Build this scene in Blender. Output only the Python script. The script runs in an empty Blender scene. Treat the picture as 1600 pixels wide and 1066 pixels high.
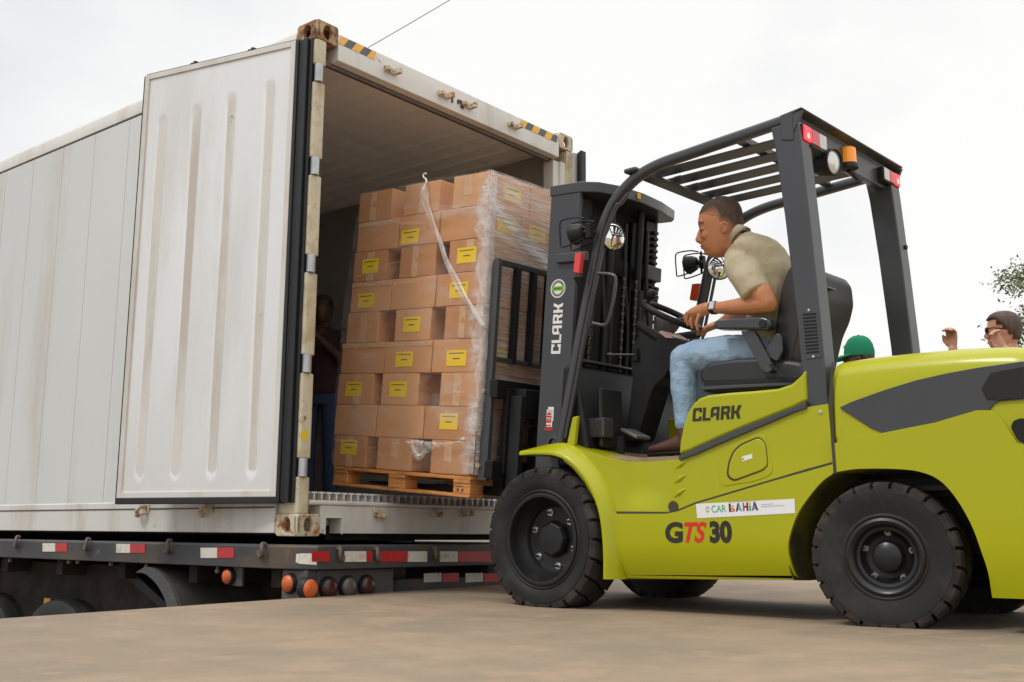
import bpy, bmesh, math, random
import numpy as np
from mathutils import Matrix, Vector
from math import radians as R, pi, sin, cos
random.seed(7)
S = bpy.context.scene
COL = S.collection

# ------------------------------------------------------------------ camera
CAM_F, CAM_PITCH, CAM_ROLL, CAM_H = 1707.776, 0.16798, 0.00225, 0.41536
def mx(a): return Matrix.Rotation(a, 4, 'X')
def my(a): return Matrix.Rotation(a, 4, 'Y')
def mz(a): return Matrix.Rotation(a, 4, 'Z')
CAMROT = mx(CAM_PITCH) @ my(CAM_ROLL)
cd = bpy.data.cameras.new('camera'); cam = bpy.data.objects.new('camera', cd); COL.objects.link(cam)
cd.sensor_width = 36; cd.lens = CAM_F / 1600 * 36; cd.clip_end = 2000; cd.clip_start = .05
cam.matrix_world = Matrix.Translation((0, 0, CAM_H)) @ CAMROT @ mx(pi / 2)
S.camera = cam
S.render.resolution_x = 1024; S.render.resolution_y = 682

# ------------------------------------------------------------------ light
SUN_EL, SUN_AZ = R(55), R(242)          # azimuth measured from +Y (away from the camera) clockwise
w = bpy.data.worlds.new("World"); S.world = w; w.use_nodes = True
nt = w.node_tree; nt.nodes.clear()
out = nt.nodes.new('ShaderNodeOutputWorld'); bg = nt.nodes.new('ShaderNodeBackground')
sky = nt.nodes.new('ShaderNodeTexSky'); sky.sky_type = 'NISHITA'; sky.sun_disc = False
sky.sun_elevation = SUN_EL; sky.sun_rotation = SUN_AZ
tc = nt.nodes.new('ShaderNodeTexCoord')
n1 = nt.nodes.new('ShaderNodeTexNoise'); n1.inputs['Scale'].default_value = 2.3; n1.inputs['Detail'].default_value = 5; n1.inputs['Roughness'].default_value = .5
mp = nt.nodes.new('ShaderNodeMapping'); mp.inputs['Location'].default_value = (.35, .1, .2); mp.inputs['Scale'].default_value = (1, 1, 1.6)
nt.links.new(tc.outputs['Generated'], mp.inputs['Vector']); nt.links.new(mp.outputs['Vector'], n1.inputs['Vector'])
# the overcast sheet: thinner, greyer cloud towards the west (left of the picture)
sep = nt.nodes.new('ShaderNodeSeparateXYZ'); nt.links.new(tc.outputs['Generated'], sep.inputs[0])
mr = nt.nodes.new('ShaderNodeMapRange'); mr.inputs[1].default_value = -.48; mr.inputs[2].default_value = .02; mr.inputs[3].default_value = -.14; mr.inputs[4].default_value = .22
nt.links.new(sep.outputs['X'], mr.inputs[0])
ad = nt.nodes.new('ShaderNodeMath'); ad.operation = 'ADD'; nt.links.new(n1.outputs['Fac'], ad.inputs[0]); nt.links.new(mr.outputs[0], ad.inputs[1])
cr = nt.nodes.new('ShaderNodeValToRGB')
cr.color_ramp.elements[0].position = .32; cr.color_ramp.elements[0].color = (.71, .725, .755, 1)
cr.color_ramp.elements[1].position = .66; cr.color_ramp.elements[1].color = (1, .995, .98, 1)
nt.links.new(ad.outputs[0], cr.inputs[0])
sc_ = nt.nodes.new('ShaderNodeVectorMath'); sc_.operation = 'SCALE'; sc_.inputs['Scale'].default_value = 10.4
nt.links.new(cr.outputs[0], sc_.inputs[0])
zen = nt.nodes.new('ShaderNodeMapRange'); zen.interpolation_type = 'SMOOTHSTEP'; zen.inputs[1].default_value = .50; zen.inputs[2].default_value = 1; zen.inputs[3].default_value = 10.3; zen.inputs[4].default_value = 23
nt.links.new(sep.outputs['Z'], zen.inputs[0]); nt.links.new(zen.outputs[0], sc_.inputs['Scale'])
mixw = nt.nodes.new('ShaderNodeMix'); mixw.data_type = 'RGBA'; mixw.inputs[0].default_value = .95
nt.links.new(sky.outputs[0], mixw.inputs[6]); nt.links.new(sc_.outputs[0], mixw.inputs[7])
nt.links.new(mixw.outputs[2], bg.inputs[0]); bg.inputs[1].default_value = .1
nt.links.new(bg.outputs[0], out.inputs[0])
sl = bpy.data.lights.new('sun', 'SUN'); sl.energy = 1.35; sl.angle = R(12); sl.color = (1, .95, .87)
sun = bpy.data.objects.new('sun', sl); COL.objects.link(sun)
sd = Vector((sin(SUN_AZ) * cos(SUN_EL), cos(SUN_AZ) * cos(SUN_EL), sin(SUN_EL)))
sun.rotation_euler = sd.to_track_quat('Z', 'Y').to_euler()
S.view_settings.view_transform = 'Standard'; S.view_settings.look = 'None'; S.view_settings.exposure = 0; S.view_settings.gamma = 1
S.cycles.max_bounces = 12; S.cycles.diffuse_bounces = 7; S.cycles.transparent_max_bounces = 16

# ------------------------------------------------------------------ frames
FORK = Matrix.Translation((0.53844, 5.86713, 0)) @ mz(2.41030) @ my(0.00182)
CONT = Matrix.Translation((-1.12755, 5.78999, 0.36590)) @ mz(0.88081) @ mx(0.00411) @ my(0.01039)
TILT = .089
MAST = Matrix.Translation((0, 0, .45)) @ my(-TILT)         # mast frame inside the forklift frame
CAMPOS = Vector((0, 0, CAM_H))
def ray(u):
    return CAMROT.to_3x3() @ Vector(((u[0] - 800) / CAM_F, 1, -(u[1] - 533) / CAM_F))
def un(frame, u, ax, val):
    "survey helper: the point of the photograph u, known to lie on the plane ax = val of a frame"
    i = frame.inverted(); o = i @ CAMPOS; d = i.to_3x3() @ ray(u)
    k = 'XYZ'.index(ax); t = (val - o[k]) / d[k]
    return o + d * t
def F(u, Y=None, X=None, Z=None):
    return un(FORK, u, 'Y', Y) if Y is not None else un(FORK, u, 'X', X) if X is not None else un(FORK, u, 'Z', Z)
def FM(u, Y=None, X=None, Z=None):
    f = FORK @ MAST
    return un(f, u, 'Y', Y) if Y is not None else un(f, u, 'X', X) if X is not None else un(f, u, 'Z', Z)
def K(u, Y=None, X=None, Z=None):
    return un(CONT, u, 'Y', Y) if Y is not None else un(CONT, u, 'X', X) if X is not None else un(CONT, u, 'Z', Z)
def G(u, Z=0): return un(Matrix.Identity(4), u, 'Z', Z)
def GY(u, Y): return un(Matrix.Identity(4), u, 'Y', Y)
def xz(pts, Y): return [(q.x, q.z) for q in (F(u, Y=Y) for u in pts)]
def mxz(pts, Y): return [(q.x, q.z) for q in (FM(u, Y=Y) for u in pts)]

# ------------------------------------------------------------------ mesh builder
class MB:
    def __init__(s, M=None): s.bm = bmesh.new(); s.M = M or Matrix.Identity(4); s.mi = 0
    def v(s, p): return s.bm.verts.new(s.M @ Vector(p))
    def f(s, vs):
        try:
            fc = s.bm.faces.new(vs); fc.material_index = s.mi; return fc
        except ValueError: return None
    def box(s, x0, x1, y0, y1, z0, z1, T=None):
        c = [Vector((x, y, z)) for x in (x0, x1) for y in (y0, y1) for z in (z0, z1)]
        if T: c = [T @ q for q in c]
        v = [s.v(q) for q in c]
        for a in ((0,1,3,2),(4,6,7,5),(0,4,5,1),(2,3,7,6),(0,2,6,4),(1,5,7,3)): s.f([v[i] for i in a])
        return s
    def hexa(s, a, b):
        "solid between two quads/polygons of equal count"
        va = [s.v(q) for q in a]; vb = [s.v(q) for q in b]; n = len(a)
        s.f(va); s.f(list(reversed(vb)))
        for i in range(n): s.f([va[(i+1) % n], va[i], vb[i], vb[(i+1) % n]])
        return s
    def prism(s, pts, a0, a1, axis='Y'):
        def P(p, a): return {'Y': (p[0], a, p[1]), 'X': (a, p[0], p[1]), 'Z': (p[0], p[1], a)}[axis]
        return s.hexa([P(p, a0) for p in pts], [P(p, a1) for p in pts])
    def ring(s, c, ux, uy, pts): return [s.v(Vector(c) + ux * a + uy * b) for a, b in pts]
    def skin(s, rings, close=True, cap=True):
        for r0, r1 in zip(rings[:-1], rings[1:]):
            n = len(r0)
            for i in range(n if close else n - 1): s.f([r0[i], r0[(i+1) % n], r1[(i+1) % n], r1[i]])
        if cap: s.f(list(reversed(rings[0]))); s.f(rings[-1])
        return s
    def cyl(s, p0, p1, r0, r1=None, n=24, cap=True):
        p0 = Vector(p0); p1 = Vector(p1); r1 = r0 if r1 is None else r1
        d = (p1 - p0).normalized(); a = d.orthogonal().normalized(); b = d.cross(a)
        C = [(cos(2*pi*i/n), sin(2*pi*i/n)) for i in range(n)]
        return s.skin([s.ring(p0, a*r0, b*r0, C), s.ring(p1, a*r1, b*r1, C)], cap=cap)
    def tube(s, pts, r, n=10, closed=False, sec=None, ref=None, cap=True):
        "sweep a round (or given) section along a path; r may be a list"
        pts = [Vector(p) for p in pts]; m = len(pts)
        rr = r if isinstance(r, (list, tuple)) else [r] * m
        sec = sec or [(cos(2*pi*i/n), sin(2*pi*i/n)) for i in range(n)]
        rings = []; prev = None
        for i in range(m):
            if closed: t = pts[(i+1) % m] - pts[i-1]
            else: t = pts[min(i+1, m-1)] - pts[max(i-1, 0)]
            t.normalize()
            if ref is not None:
                b = Vector(ref); a = b.cross(t).normalized(); b = t.cross(a).normalized()
            else:
                a = t.orthogonal().normalized() if prev is None else (prev - t * prev.dot(t)).normalized()
                b = t.cross(a); prev = a
            k = 1.0
            if not closed and 0 < i < m-1:
                c_ = (pts[i]-pts[i-1]).normalized().dot((pts[i+1]-pts[i]).normalized())
            rings.append(s.ring(pts[i], a * rr[i], b * rr[i], sec))
        if closed: return s.skin(rings + [rings[0]], cap=False)
        return s.skin(rings, cap=cap)
    def lathe(s, prof, o, ax, n=48, cap=False, closed=False):
        "prof: (radius, offset along axis)"
        o = Vector(o); ax = Vector(ax).normalized(); a = ax.orthogonal().normalized(); b = ax.cross(a)
        C = [(cos(2*pi*i/n), sin(2*pi*i/n)) for i in range(n)]
        rings = [s.ring(o + ax*h, a*r, b*r, C) for r, h in prof]
        if closed: rings.append(rings[0])
        return s.skin(rings, cap=cap)
    def loft(s, secs, n=16):
        "secs: (centre, axis a * ra, axis b * rb) -> elliptic loft with rounded ends"
        C = [(cos(2*pi*i/n), sin(2*pi*i/n)) for i in range(n)]
        return s.skin([s.ring(c, Vector(a), Vector(b), C) for c, a, b in secs])
    def blob(s, c, rx, ry, rz, T=None, nu=16, nv=10):
        c = Vector(c); rings = []
        for j in range(1, nv):
            th = pi * j / nv
            ring = []
            for i in range(nu):
                q = Vector((rx*sin(th)*cos(2*pi*i/nu), ry*sin(th)*sin(2*pi*i/nu), -rz*cos(th)))
                ring.append(s.v(c + (T @ q if T else q)))
            rings.append(ring)
        return s.skin(rings)
    def grid(s, fn, nu, nv):
        vs = [[s.v(fn(i / nu, j / nv)) for j in range(nv + 1)] for i in range(nu + 1)]
        for i in range(nu):
            for j in range(nv): s.f([vs[i][j], vs[i+1][j], vs[i+1][j+1], vs[i][j+1]])
        return s
    def pierced(s, w, h, hole, T, t, n=32):
        "plate w x h centred on T's origin (xy plane), thickness t along -z, with an oval hole (rx, ry)"
        outer = []; inner = []
        for i in range(n):
            a = 2*pi*(i + .5)/n; c, q = cos(a), sin(a)
            k = min(w/2/abs(c) if abs(c) > 1e-6 else 9, h/2/abs(q) if abs(q) > 1e-6 else 9)
            outer.append((c*k, q*k)); inner.append((hole[0]*c, hole[1]*q))
        R_ = lambda pts, z: [s.v(T @ Vector((x, y, z))) for x, y in pts]
        o0, i0, o1, i1 = R_(outer, 0), R_(inner, 0), R_(outer, -t), R_(inner, -t)
        for i in range(n):
            j = (i+1) % n
            s.f([o0[i], o0[j], i0[j], i0[i]]); s.f([i0[i], i0[j], i1[j], i1[i]]); s.f([o1[j], o1[i], i1[i], i1[j]]); s.f([o0[j], o0[i], o1[i], o1[j]])
        return s
    def build(s, name, mats, parent=None, bevel=0, seg=2, smooth=True, ang=35, sub=0, remesh=0, smoothit=0, label=None, normals=True):
        me = bpy.data.meshes.new(name)
        if normals: bmesh.ops.recalc_face_normals(s.bm, faces=s.bm.faces)
        s.bm.to_mesh(me); s.bm.free()
        for m_ in (mats if isinstance(mats, (list, tuple)) else [mats]): me.materials.append(m_)
        if smooth:
            me.shade_smooth()
            if not remesh: me.set_sharp_from_angle(angle=R(ang))
        o = bpy.data.objects.new(name, me); COL.objects.link(o)
        if parent: o.parent = parent
        if remesh:
            k = o.modifiers.new('r', 'REMESH'); k.mode = 'VOXEL'; k.voxel_size = remesh; k.use_smooth_shade = True
            if smoothit: k = o.modifiers.new('s', 'SMOOTH'); k.factor = .5; k.iterations = smoothit
        if bevel:
            k = o.modifiers.new('b', 'BEVEL'); k.width = bevel; k.segments = seg; k.limit_method = 'ANGLE'; k.angle_limit = R(32); k.harden_normals = True
        if sub: k = o.modifiers.new('u', 'SUBSURF'); k.levels = sub; k.render_levels = sub
        if label: o['label'] = label
        return o
def rsec(wd, ht, r, n=4):
    "rounded rectangle section"
    pts = []
    for cx, cy, a0 in ((wd/2-r, ht/2-r, 0), (-wd/2+r, ht/2-r, 90), (-wd/2+r, -ht/2+r, 180), (wd/2-r, -ht/2+r, 270)):
        for i in range(n): a = R(a0 + 90*i/(n-1)); pts.append((cx + r*cos(a), cy + r*sin(a)))
    return pts
def rpoly(pts, r, n=5):
    "round the corners of a polygon"
    o = []; m = len(pts)
    for i in range(m):
        p = Vector(pts[i]); a = Vector(pts[i-1]) - p; b = Vector(pts[(i+1) % m]) - p
        k = min(r, a.length*.45, b.length*.45); a.normalize(); b.normalize()
        p0 = p + a*k; p1 = p + b*k
        for j in range(n):
            t = j/(n-1); q = p0*(1-t)**2 + p*2*t*(1-t) + p1*t*t; o.append((q.x, q.y))
    return o
def spline(pts, n=6):
    "catmull-rom through points (tuples of any length)"
    P = [np.array(p, float) for p in pts]; P = [2*P[0]-P[1]] + P + [2*P[-1]-P[-2]]; o = []
    for i in range(1, len(P)-2):
        for j in range(n):
            t = j/n
            o.append(.5*((2*P[i]) + (P[i+1]-P[i-1])*t + (2*P[i-1]-5*P[i]+4*P[i+1]-P[i+2])*t*t + (3*P[i]-P[i-1]-3*P[i+1]+P[i+2])*t**3))
    o.append(P[-2]); return [tuple(q) for q in o]
def thing(name, label, cat, M=None, group=None, kind=None):
    o = bpy.data.objects.new(name, None); COL.objects.link(o); o.empty_display_size = .1
    if M is not None: o.matrix_world = M
    return tag(o, label, cat, group, kind)
def tag(o, label=None, cat=None, group=None, kind=None):
    if label: o['label'] = label
    if cat: o['category'] = cat
    if group: o['group'] = group
    if kind: o['kind'] = kind
    return o

# ------------------------------------------------------------------ materials
def srgb(r, g, b): return tuple(((c/255)/12.92 if c/255 <= .04045 else ((c/255+.055)/1.055)**2.4) for c in (r, g, b))
def mat(name, col, rough=.5, metal=0, coat=0, var=.10, scale=6, stretch=(1,1,1), bump=0, bscale=60, dirt=None, dirt_amt=.5, dscale=5, dstretch=(1,1,1), spec=.5, emit=None, es=0, rvar=.08, trans=0, alpha=1, dirt2=None, d2amt=.3, d2scale=12, d2stretch=(1,1,1), sss=0):
    m = bpy.data.materials.new(name); m.use_nodes = True; t = m.node_tree; N = t.nodes; L = t.links
    b = N['Principled BSDF']
    tcn = N.new('ShaderNodeTexCoord')
    def noise(sc, st, det=5, ro=.55):
        mpn = N.new('ShaderNodeMapping'); mpn.inputs['Scale'].default_value = st; L.new(tcn.outputs['Object'], mpn.inputs[0])
        nn = N.new('ShaderNodeTexNoise'); nn.inputs['Scale'].default_value = sc; nn.inputs['Detail'].default_value = det; nn.inputs['Roughness'].default_value = ro
        L.new(mpn.outputs[0], nn.inputs['Vector']); return nn.outputs['Fac']
    fac = noise(scale, stretch)
    mr = N.new('ShaderNodeMapRange'); mr.inputs[1].default_value = .25; mr.inputs[2].default_value = .75; mr.inputs[3].default_value = 1-var; mr.inputs[4].default_value = 1+var
    L.new(fac, mr.inputs[0])
    vm = N.new('ShaderNodeVectorMath'); vm.operation = 'SCALE'; vm.inputs[0].default_value = col[:3]; L.new(mr.outputs[0], vm.inputs['Scale'])
    c = vm.outputs[0]
    def dirty(c, dc, amt, sc, st, width=.14):
        f2 = noise(sc, st, 8, .65)
        k = N.new('ShaderNodeMapRange'); th = .72 - .4*amt; k.inputs[1].default_value = th - width/2; k.inputs[2].default_value = th + width/2
        L.new(f2, k.inputs[0])
        mi = N.new('ShaderNodeMix'); mi.data_type = 'RGBA'; L.new(k.outputs[0], mi.inputs[0]); L.new(c, mi.inputs[6]); mi.inputs[7].default_value = (*dc[:3], 1)
        return mi.outputs[2]
    if dirt: c = dirty(c, dirt, dirt_amt, dscale, dstretch)
    if dirt2: c = dirty(c, dirt2, d2amt, d2scale, d2stretch, .08)
    L.new(c, b.inputs['Base Color'])
    rr = N.new('ShaderNodeMapRange'); rr.inputs[3].default_value = max(0, rough-rvar); rr.inputs[4].default_value = min(1, rough+rvar); L.new(noise(scale*2.3, stretch), rr.inputs[0]); L.new(rr.outputs[0], b.inputs['Roughness'])
    b.inputs['Metallic'].default_value = metal; b.inputs['Coat Weight'].default_value = coat; b.inputs['Coat Roughness'].default_value = .12
    b.inputs['Specular IOR Level'].default_value = spec; b.inputs['Transmission Weight'].default_value = trans; b.inputs['Alpha'].default_value = alpha
    if sss: b.inputs['Subsurface Weight'].default_value = sss; b.inputs['Subsurface Radius'].default_value = (.01, .004, .002)
    if emit: b.inputs['Emission Color'].default_value = (*emit, 1); b.inputs['Emission Strength'].default_value = es
    if bump:
        bp = N.new('ShaderNodeBump'); bp.inputs['Strength'].default_value = bump; bp.inputs['Distance'].default_value = .01
        L.new(noise(bscale, stretch, 4), bp.inputs['Height']); L.new(bp.outputs[0], b.inputs['Normal'])
    return m
RUST = (.20, .075, .025)
LIME = mat('lime_paint', (.385, .392, .001), .32, spec=.28, coat=.30, var=.03, scale=2, bump=.012, bscale=90)
LIME_IN = mat('lime_paint_shaded', (.12, .112, .012), .6, var=.15, dirt=(.05, .042, .02), dirt_amt=.5)  # darker copy of the lime: the wheel arch's shade is put into the colour
GREY = mat('charcoal_paint', (.047, .049, .055), .38, coat=.15, var=.08, scale=3, bump=.02, bscale=120)
GREYB = mat('side_panel_plastic', (.040, .041, .044), .2, coat=.3, var=.06, bump=.03, bscale=200)
BLACK = mat('black_metal', (.010, .010, .011), .5, spec=.3, var=.25, bump=.03)
BLACKP = mat('black_plastic', (.015, .015, .016), .5, spec=.35, var=.15, bump=.05, bscale=150)
VINYL = mat('seat_vinyl', (.026, .026, .028), .42, var=.12, bump=.06, bscale=180)
RUBBER = mat('tyre_rubber', (.0135, .0135, .014), .62, spec=.35, var=.15, scale=9, bump=.05, bscale=80, dirt=(.028, .026, .025), dirt_amt=.4, dscale=5)
RUBBERD = mat('tread_rubber', (.024, .021, .020), .8, spec=.3, var=.25, bump=.12, bscale=60, dirt=(.052, .042, .036), dirt_amt=.44, dscale=9)
RIM = mat('rim_paint', (.009, .009, .010), .38, spec=.4, coat=.1, var=.15)
STEEL = mat('bright_steel', (.62, .60, .55), .3, metal=1, var=.1)
CHROME = mat('mirror_glass', (.86, .88, .88), .04, metal=1, var=.01, rvar=.02)
GLASSL = mat('lamp_lens', (.75, .76, .74), .12, var=.05, metal=.5)
CREAM = mat('container_white', (.63, .615, .575), .5, var=.05, scale=1.2, bump=.02, bscale=12, dirt=(.50, .46, .40), dirt_amt=.38, dscale=2.2, dstretch=(1, 1, .25), dirt2=(.33, .27, .19), d2amt=.06, d2scale=9)
SIDEW = mat('side_panel_white', (.615, .62, .605), .42, var=.05, scale=.8, stretch=(1, 1, .4), bump=.03, bscale=4, dirt=(.53, .515, .47), dirt_amt=.3, dscale=1.7, dstretch=(1, 1, .16), dirt2=(.36, .33, .26), d2amt=.0, d2scale=5, d2stretch=(1, 1, .5))
POSTC = mat('post_cream', (.56, .50, .36), .55, var=.10, bump=.05, bscale=30, dirt=(.44, .36, .22), dirt_amt=.45, dscale=8, dirt2=RUST, d2amt=.2, d2scale=14)
CASTR = mat('casting_rusty', (.50, .38, .21), .65, var=.2, bump=.12, bscale=40, dirt=(.24, .11, .045), dirt_amt=.66, dscale=9, dirt2=(.13, .05, .02), d2amt=.34, d2scale=18)
CASTC = mat('casting_cream', (.56, .49, .36), .6, var=.12, bump=.08, bscale=40, dirt=(.42, .17, .06), dirt_amt=.36, dscale=12, dirt2=RUST, d2amt=.28, d2scale=25)
ZINC = mat('zinc_pin', (.46, .48, .50), .4, metal=.5, var=.2, scale=12, dirt=(.35, .2, .1), dirt_amt=.25)
STAIN = mat('stainless_lining', (.80, .79, .772), .38, metal=.55, var=.05, scale=2, stretch=(1, 1, .3), bump=.02, bscale=3, rvar=.07, dirt=(.72, .70, .665), dirt_amt=.3, dscale=1.8, dstretch=(1, 1, .2))
GASK = mat('door_gasket', (.012, .013, .016), .5, var=.2)
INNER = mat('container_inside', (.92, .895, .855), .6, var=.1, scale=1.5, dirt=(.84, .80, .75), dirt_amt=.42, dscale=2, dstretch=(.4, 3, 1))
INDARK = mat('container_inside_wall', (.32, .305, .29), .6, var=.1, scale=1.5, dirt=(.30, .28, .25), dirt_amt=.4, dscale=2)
ALU = mat('floor_aluminium', (.78, .77, .74), .45, metal=.15, var=.1, dirt=(.4, .37, .33), dirt_amt=.3, dscale=12)
DECKT = mat('trailer_rail_grey', (.060, .061, .067), .5, spec=.3, var=.12, scale=3, bump=.04, dirt=(.105, .082, .062), dirt_amt=.42, dscale=4, dstretch=(1, .4, 1.5), dirt2=(.17, .10, .06), d2amt=.12, d2scale=10)
CHASS = mat('trailer_chassis', (.026, .021, .018), .8, spec=.2, var=.3, dirt=(.045, .034, .026), dirt_amt=.5, dscale=3)
MUDG = mat('mudguard_plastic', (.075, .073, .072), .55, var=.12, dirt=(.16, .13, .10), dirt_amt=.3)
RETW = mat('reflector_white', (.66, .63, .56), .3, var=.1, scale=40, bump=.1, bscale=300, dirt=(.4, .35, .28), dirt_amt=.25, dscale=14)
RETR = mat('reflector_red', (.50, .022, .025), .3, var=.12, scale=40, bump=.1, bscale=300, dirt=(.30, .04, .035), dirt_amt=.3, dscale=14)
ORNG = mat('amber_lens', (.56, .115, .025), .45, var=.15, scale=30, bump=.1, bscale=150)
DRED = mat('shaded_red_lens', (.055, .010, .012), .35, coat=.2)  # red darkened to carry the shadow on the tail lamps
HAZY = mat('hazard_yellow', (.72, .36, .02), .5, var=.1, scale=20)
HAZB = mat('hazard_grey', (.06, .06, .062), .5, var=.1, scale=20)
CARD = [mat('cardboard_%s' % n, c, .75, var=.07, scale=3, bump=.05, bscale=25, stretch=(1, 1, 1.2), dirt=tuple(v*.82 for v in c), dirt_amt=.3, dscale=3, spec=.25) for n, c in (('tan', (.565, .278, .122)), ('brown', (.49, .232, .098)), ('pale', (.61, .32, .155)))]
TAPE = mat('packing_tape', (.60, .36, .19), .28, var=.1, scale=20, spec=.5)
STKR = mat('yellow_sticker', (.80, .54, .005), .5, var=.04)
INK = mat('dark_ink', (.05, .04, .03), .6, var=.1)
WOOD = mat('pallet_wood', (.60, .255, .075), .7, var=.2, scale=6, stretch=(1, 4, 12), bump=.12, bscale=30, dirt=(.36, .15, .05), dirt_amt=.4, dscale=5, dstretch=(1, 3, 8))
CONC = None
DENIM = mat('light_denim', (.285, .405, .55), .85, var=.05, scale=5, stretch=(1.1, .8, 1.5), bump=.7, bscale=24, dirt=(.32, .44, .58), dirt_amt=.4, dscale=3, spec=.2)
NAVY = mat('dark_denim', (.055, .085, .16), .85, var=.2, bump=.1, spec=.2)
KHAKI = mat('khaki_jersey', (.50, .43, .30), .85, var=.05, scale=7, stretch=(1.7, .8, .55), bump=.75, bscale=17, spec=.2)
SKIN = mat('skin_tan', (.53, .215, .098), .48, var=.07, scale=14, bump=.04, bscale=160, sss=.06)
SKINP = mat('skin_fair', (.50, .235, .15), .5, var=.07, scale=14, bump=.04, bscale=160, sss=.06)
HAIR = mat('hair_short', (.075, .042, .030), .75, var=.4, scale=60, bump=.5, bscale=420)
HAIRB = mat('hair_brown', (.07, .043, .030), .6, var=.35, scale=30, stretch=(1, 1, .3), bump=.4, bscale=200)
LIP = mat('lips', (.30, .09, .06), .45)
SHOE = mat('brown_leather', (.085, .034, .022), .55, var=.2, bump=.08)
MAT_ = mat('floor_mat_worn', (.30, .215, .14), .85, var=.15, bump=.1, dirt=(.18, .12, .08), dirt_amt=.4)
WHITE = mat('white_vinyl', (.78, .78, .79), .45, var=.02)
TXTW = mat('white_lettering', (.80, .80, .78), .45, var=.03)
TXTB = mat('black_lettering', (.022, .018, .014), .4, var=.05)
TXTR = mat('red_lettering', (.62, .022, .012), .4, var=.05)
TXTG = mat('green_lettering', (.10, .42, .17), .5)
CAPG = mat('green_cap_cloth', (.012, .20, .10), .8, var=.12, bump=.1, bscale=200, spec=.2)
REDG = mat('red_lamp_lit', (.7, .02, .03), .25, emit=(1, .02, .03), es=2.4)
REDH = mat('red_lamp_core', (1, .2, .15), .25, emit=(1, .12, .08), es=5)
REDL = mat('red_lens', (.62, .05, .06), .25, coat=.3)
CLEARL = mat('clear_lens', (.62, .58, .56), .2, coat=.3, var=.15, scale=50)

# ================================================================== GROUND
def concrete():
    m = mat('dock_concrete', (.275, .206, .138), .8, var=.12, scale=6, bump=.25, bscale=110, dirt=(.215, .170, .118), dirt_amt=.52, dscale=.8, dirt2=(.30, .215, .145), d2amt=.36, d2scale=2.6, rvar=.1)
    return m
CONC = concrete()
e0, e1 = G((0, 978), .03), G((770, 921), .03)
ed = (e1 - e0).normalized(); en = Vector((ed.y, -ed.x, 0))          # en points away from the trailer, onto the dock
if en.dot(CAMPOS - e0) < 0: en = -en
mb = MB()
prof = [(.0, -1.2), (.0, .012), (.008, .024), (.022, .03), (.3, .026), (.7, .012), (1.1, 0), (2, 0), (4, 0), (9, 0), (60, 0)]
ts = [-60, -20, -8] + [i * .5 - 4 for i in range(25)] + [12, 25, 60]
rg = random.Random(3)
rows = []
for t in ts:
    rows.append([mb.v(e0 + ed*t + en*(d + (rg.uniform(-.006, .006) if d < .1 else 0)) + Vector((0, 0, z))) for d, z in prof])
for a, b in zip(rows[:-1], rows[1:]):
    for i in range(len(prof)-1): mb.f([a[i], b[i], b[i+1], a[i+1]])
tag(mb.build('dock_platform', CONC, ang=50), kind='structure')
YARD = mat('yard_ground', (.16, .13, .10), .9, var=.2, scale=.8, bump=.1, dirt=(.11, .09, .07), dirt_amt=.5, dscale=.5)
mb = MB(); mb.grid(lambda u, v: (-300 + 600*u, -300 + 600*v, -1.16), 8, 8)
tag(mb.build('yard', YARD), kind='structure')

# ================================================================== CONTAINER
CW, CH, CL = 2.438, 2.896, 12.19
box_ = thing('refrigerated_container', 'off white refrigerated shipping container with its end doors open, standing on the trailer', 'shipping container', CONT)
def cast(name, x0, z0, m, flip):
    "corner casting 162 x 178 x 118 mm with oval holes in its end and outer faces"
    mb = MB(); x1 = x0 + .162; z1 = z0 + .118; t = .028
    mb.pierced(.162, .118, (.031, .042), Matrix.Translation((x0+.081, 0, z0+.059)) @ mx(pi/2), t)
    xs = x0 if not flip else x1
    T = Matrix.Translation((xs, .089, z0+.059)) @ mz(-pi/2 if not flip else pi/2) @ mx(pi/2)
    mb.pierced(.178, .118, (.033, .042), T, t)
    mb.box(x0 + (.028 if not flip else 0), x1 - (0 if not flip else .028), .029, .178, z1-.028, z1)
    mb.box(x0 + (.028 if not flip else 0), x1 - (0 if not flip else .028), .029, .178, z0, z0+.028)
    xi = x1 if not flip else x0
    mb.box(min(xi, xi + (-.02 if not flip else .02)), max(xi, xi + (-.02 if not flip else .02)), .03, .178, z0+.029, z1-.029)
    mb.box(x0+.03, x1-.03, .15, .177, z0+.03, z1-.03)
    return mb.build(name, m, box_, bevel=.006, seg=2)
cast('corner_casting', 0, CH-.118, CASTR, False); cast('corner_casting', 0, 0, CASTC, False)
cast('corner_casting', CW-.162, CH-.118, CASTC, True); cast('corner_casting', CW-.162, 0, CASTC, True)
# left corner post: long cream sections with steel hinge pins in the gaps between them
secs = [(2.778, 2.630), (2.521, 2.078), (1.974, 1.520), (1.419, .966), (.865, .410), (.310, .118)]
mb = MB(); mb.box(.022, .066, .014, .09, .118, 2.778); mb.build('post_core', ZINC, box_, bevel=.004)
for a, b in secs:
    mb = MB(); mb.prism([(.004, .010), (.018, .002), (.072, .002), (.084, .012), (.084, .16), (.004, .16)], b, a, 'Z')
    mb.build('corner_post_section', POSTC, box_, bevel=.006)
for (a, b) in zip(secs[:-1], secs[1:]):
    mb = MB(); mb.cyl((.030, .006, b[0]+.002), (.030, .006, a[1]-.002), .024, n=20); mb.build('hinge_pin', ZINC, box_)
mb = MB(); mb.box(.012, .046, .0005, .002, .505, .553); mb.build('yellow_sticker', STKR, box_)
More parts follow.
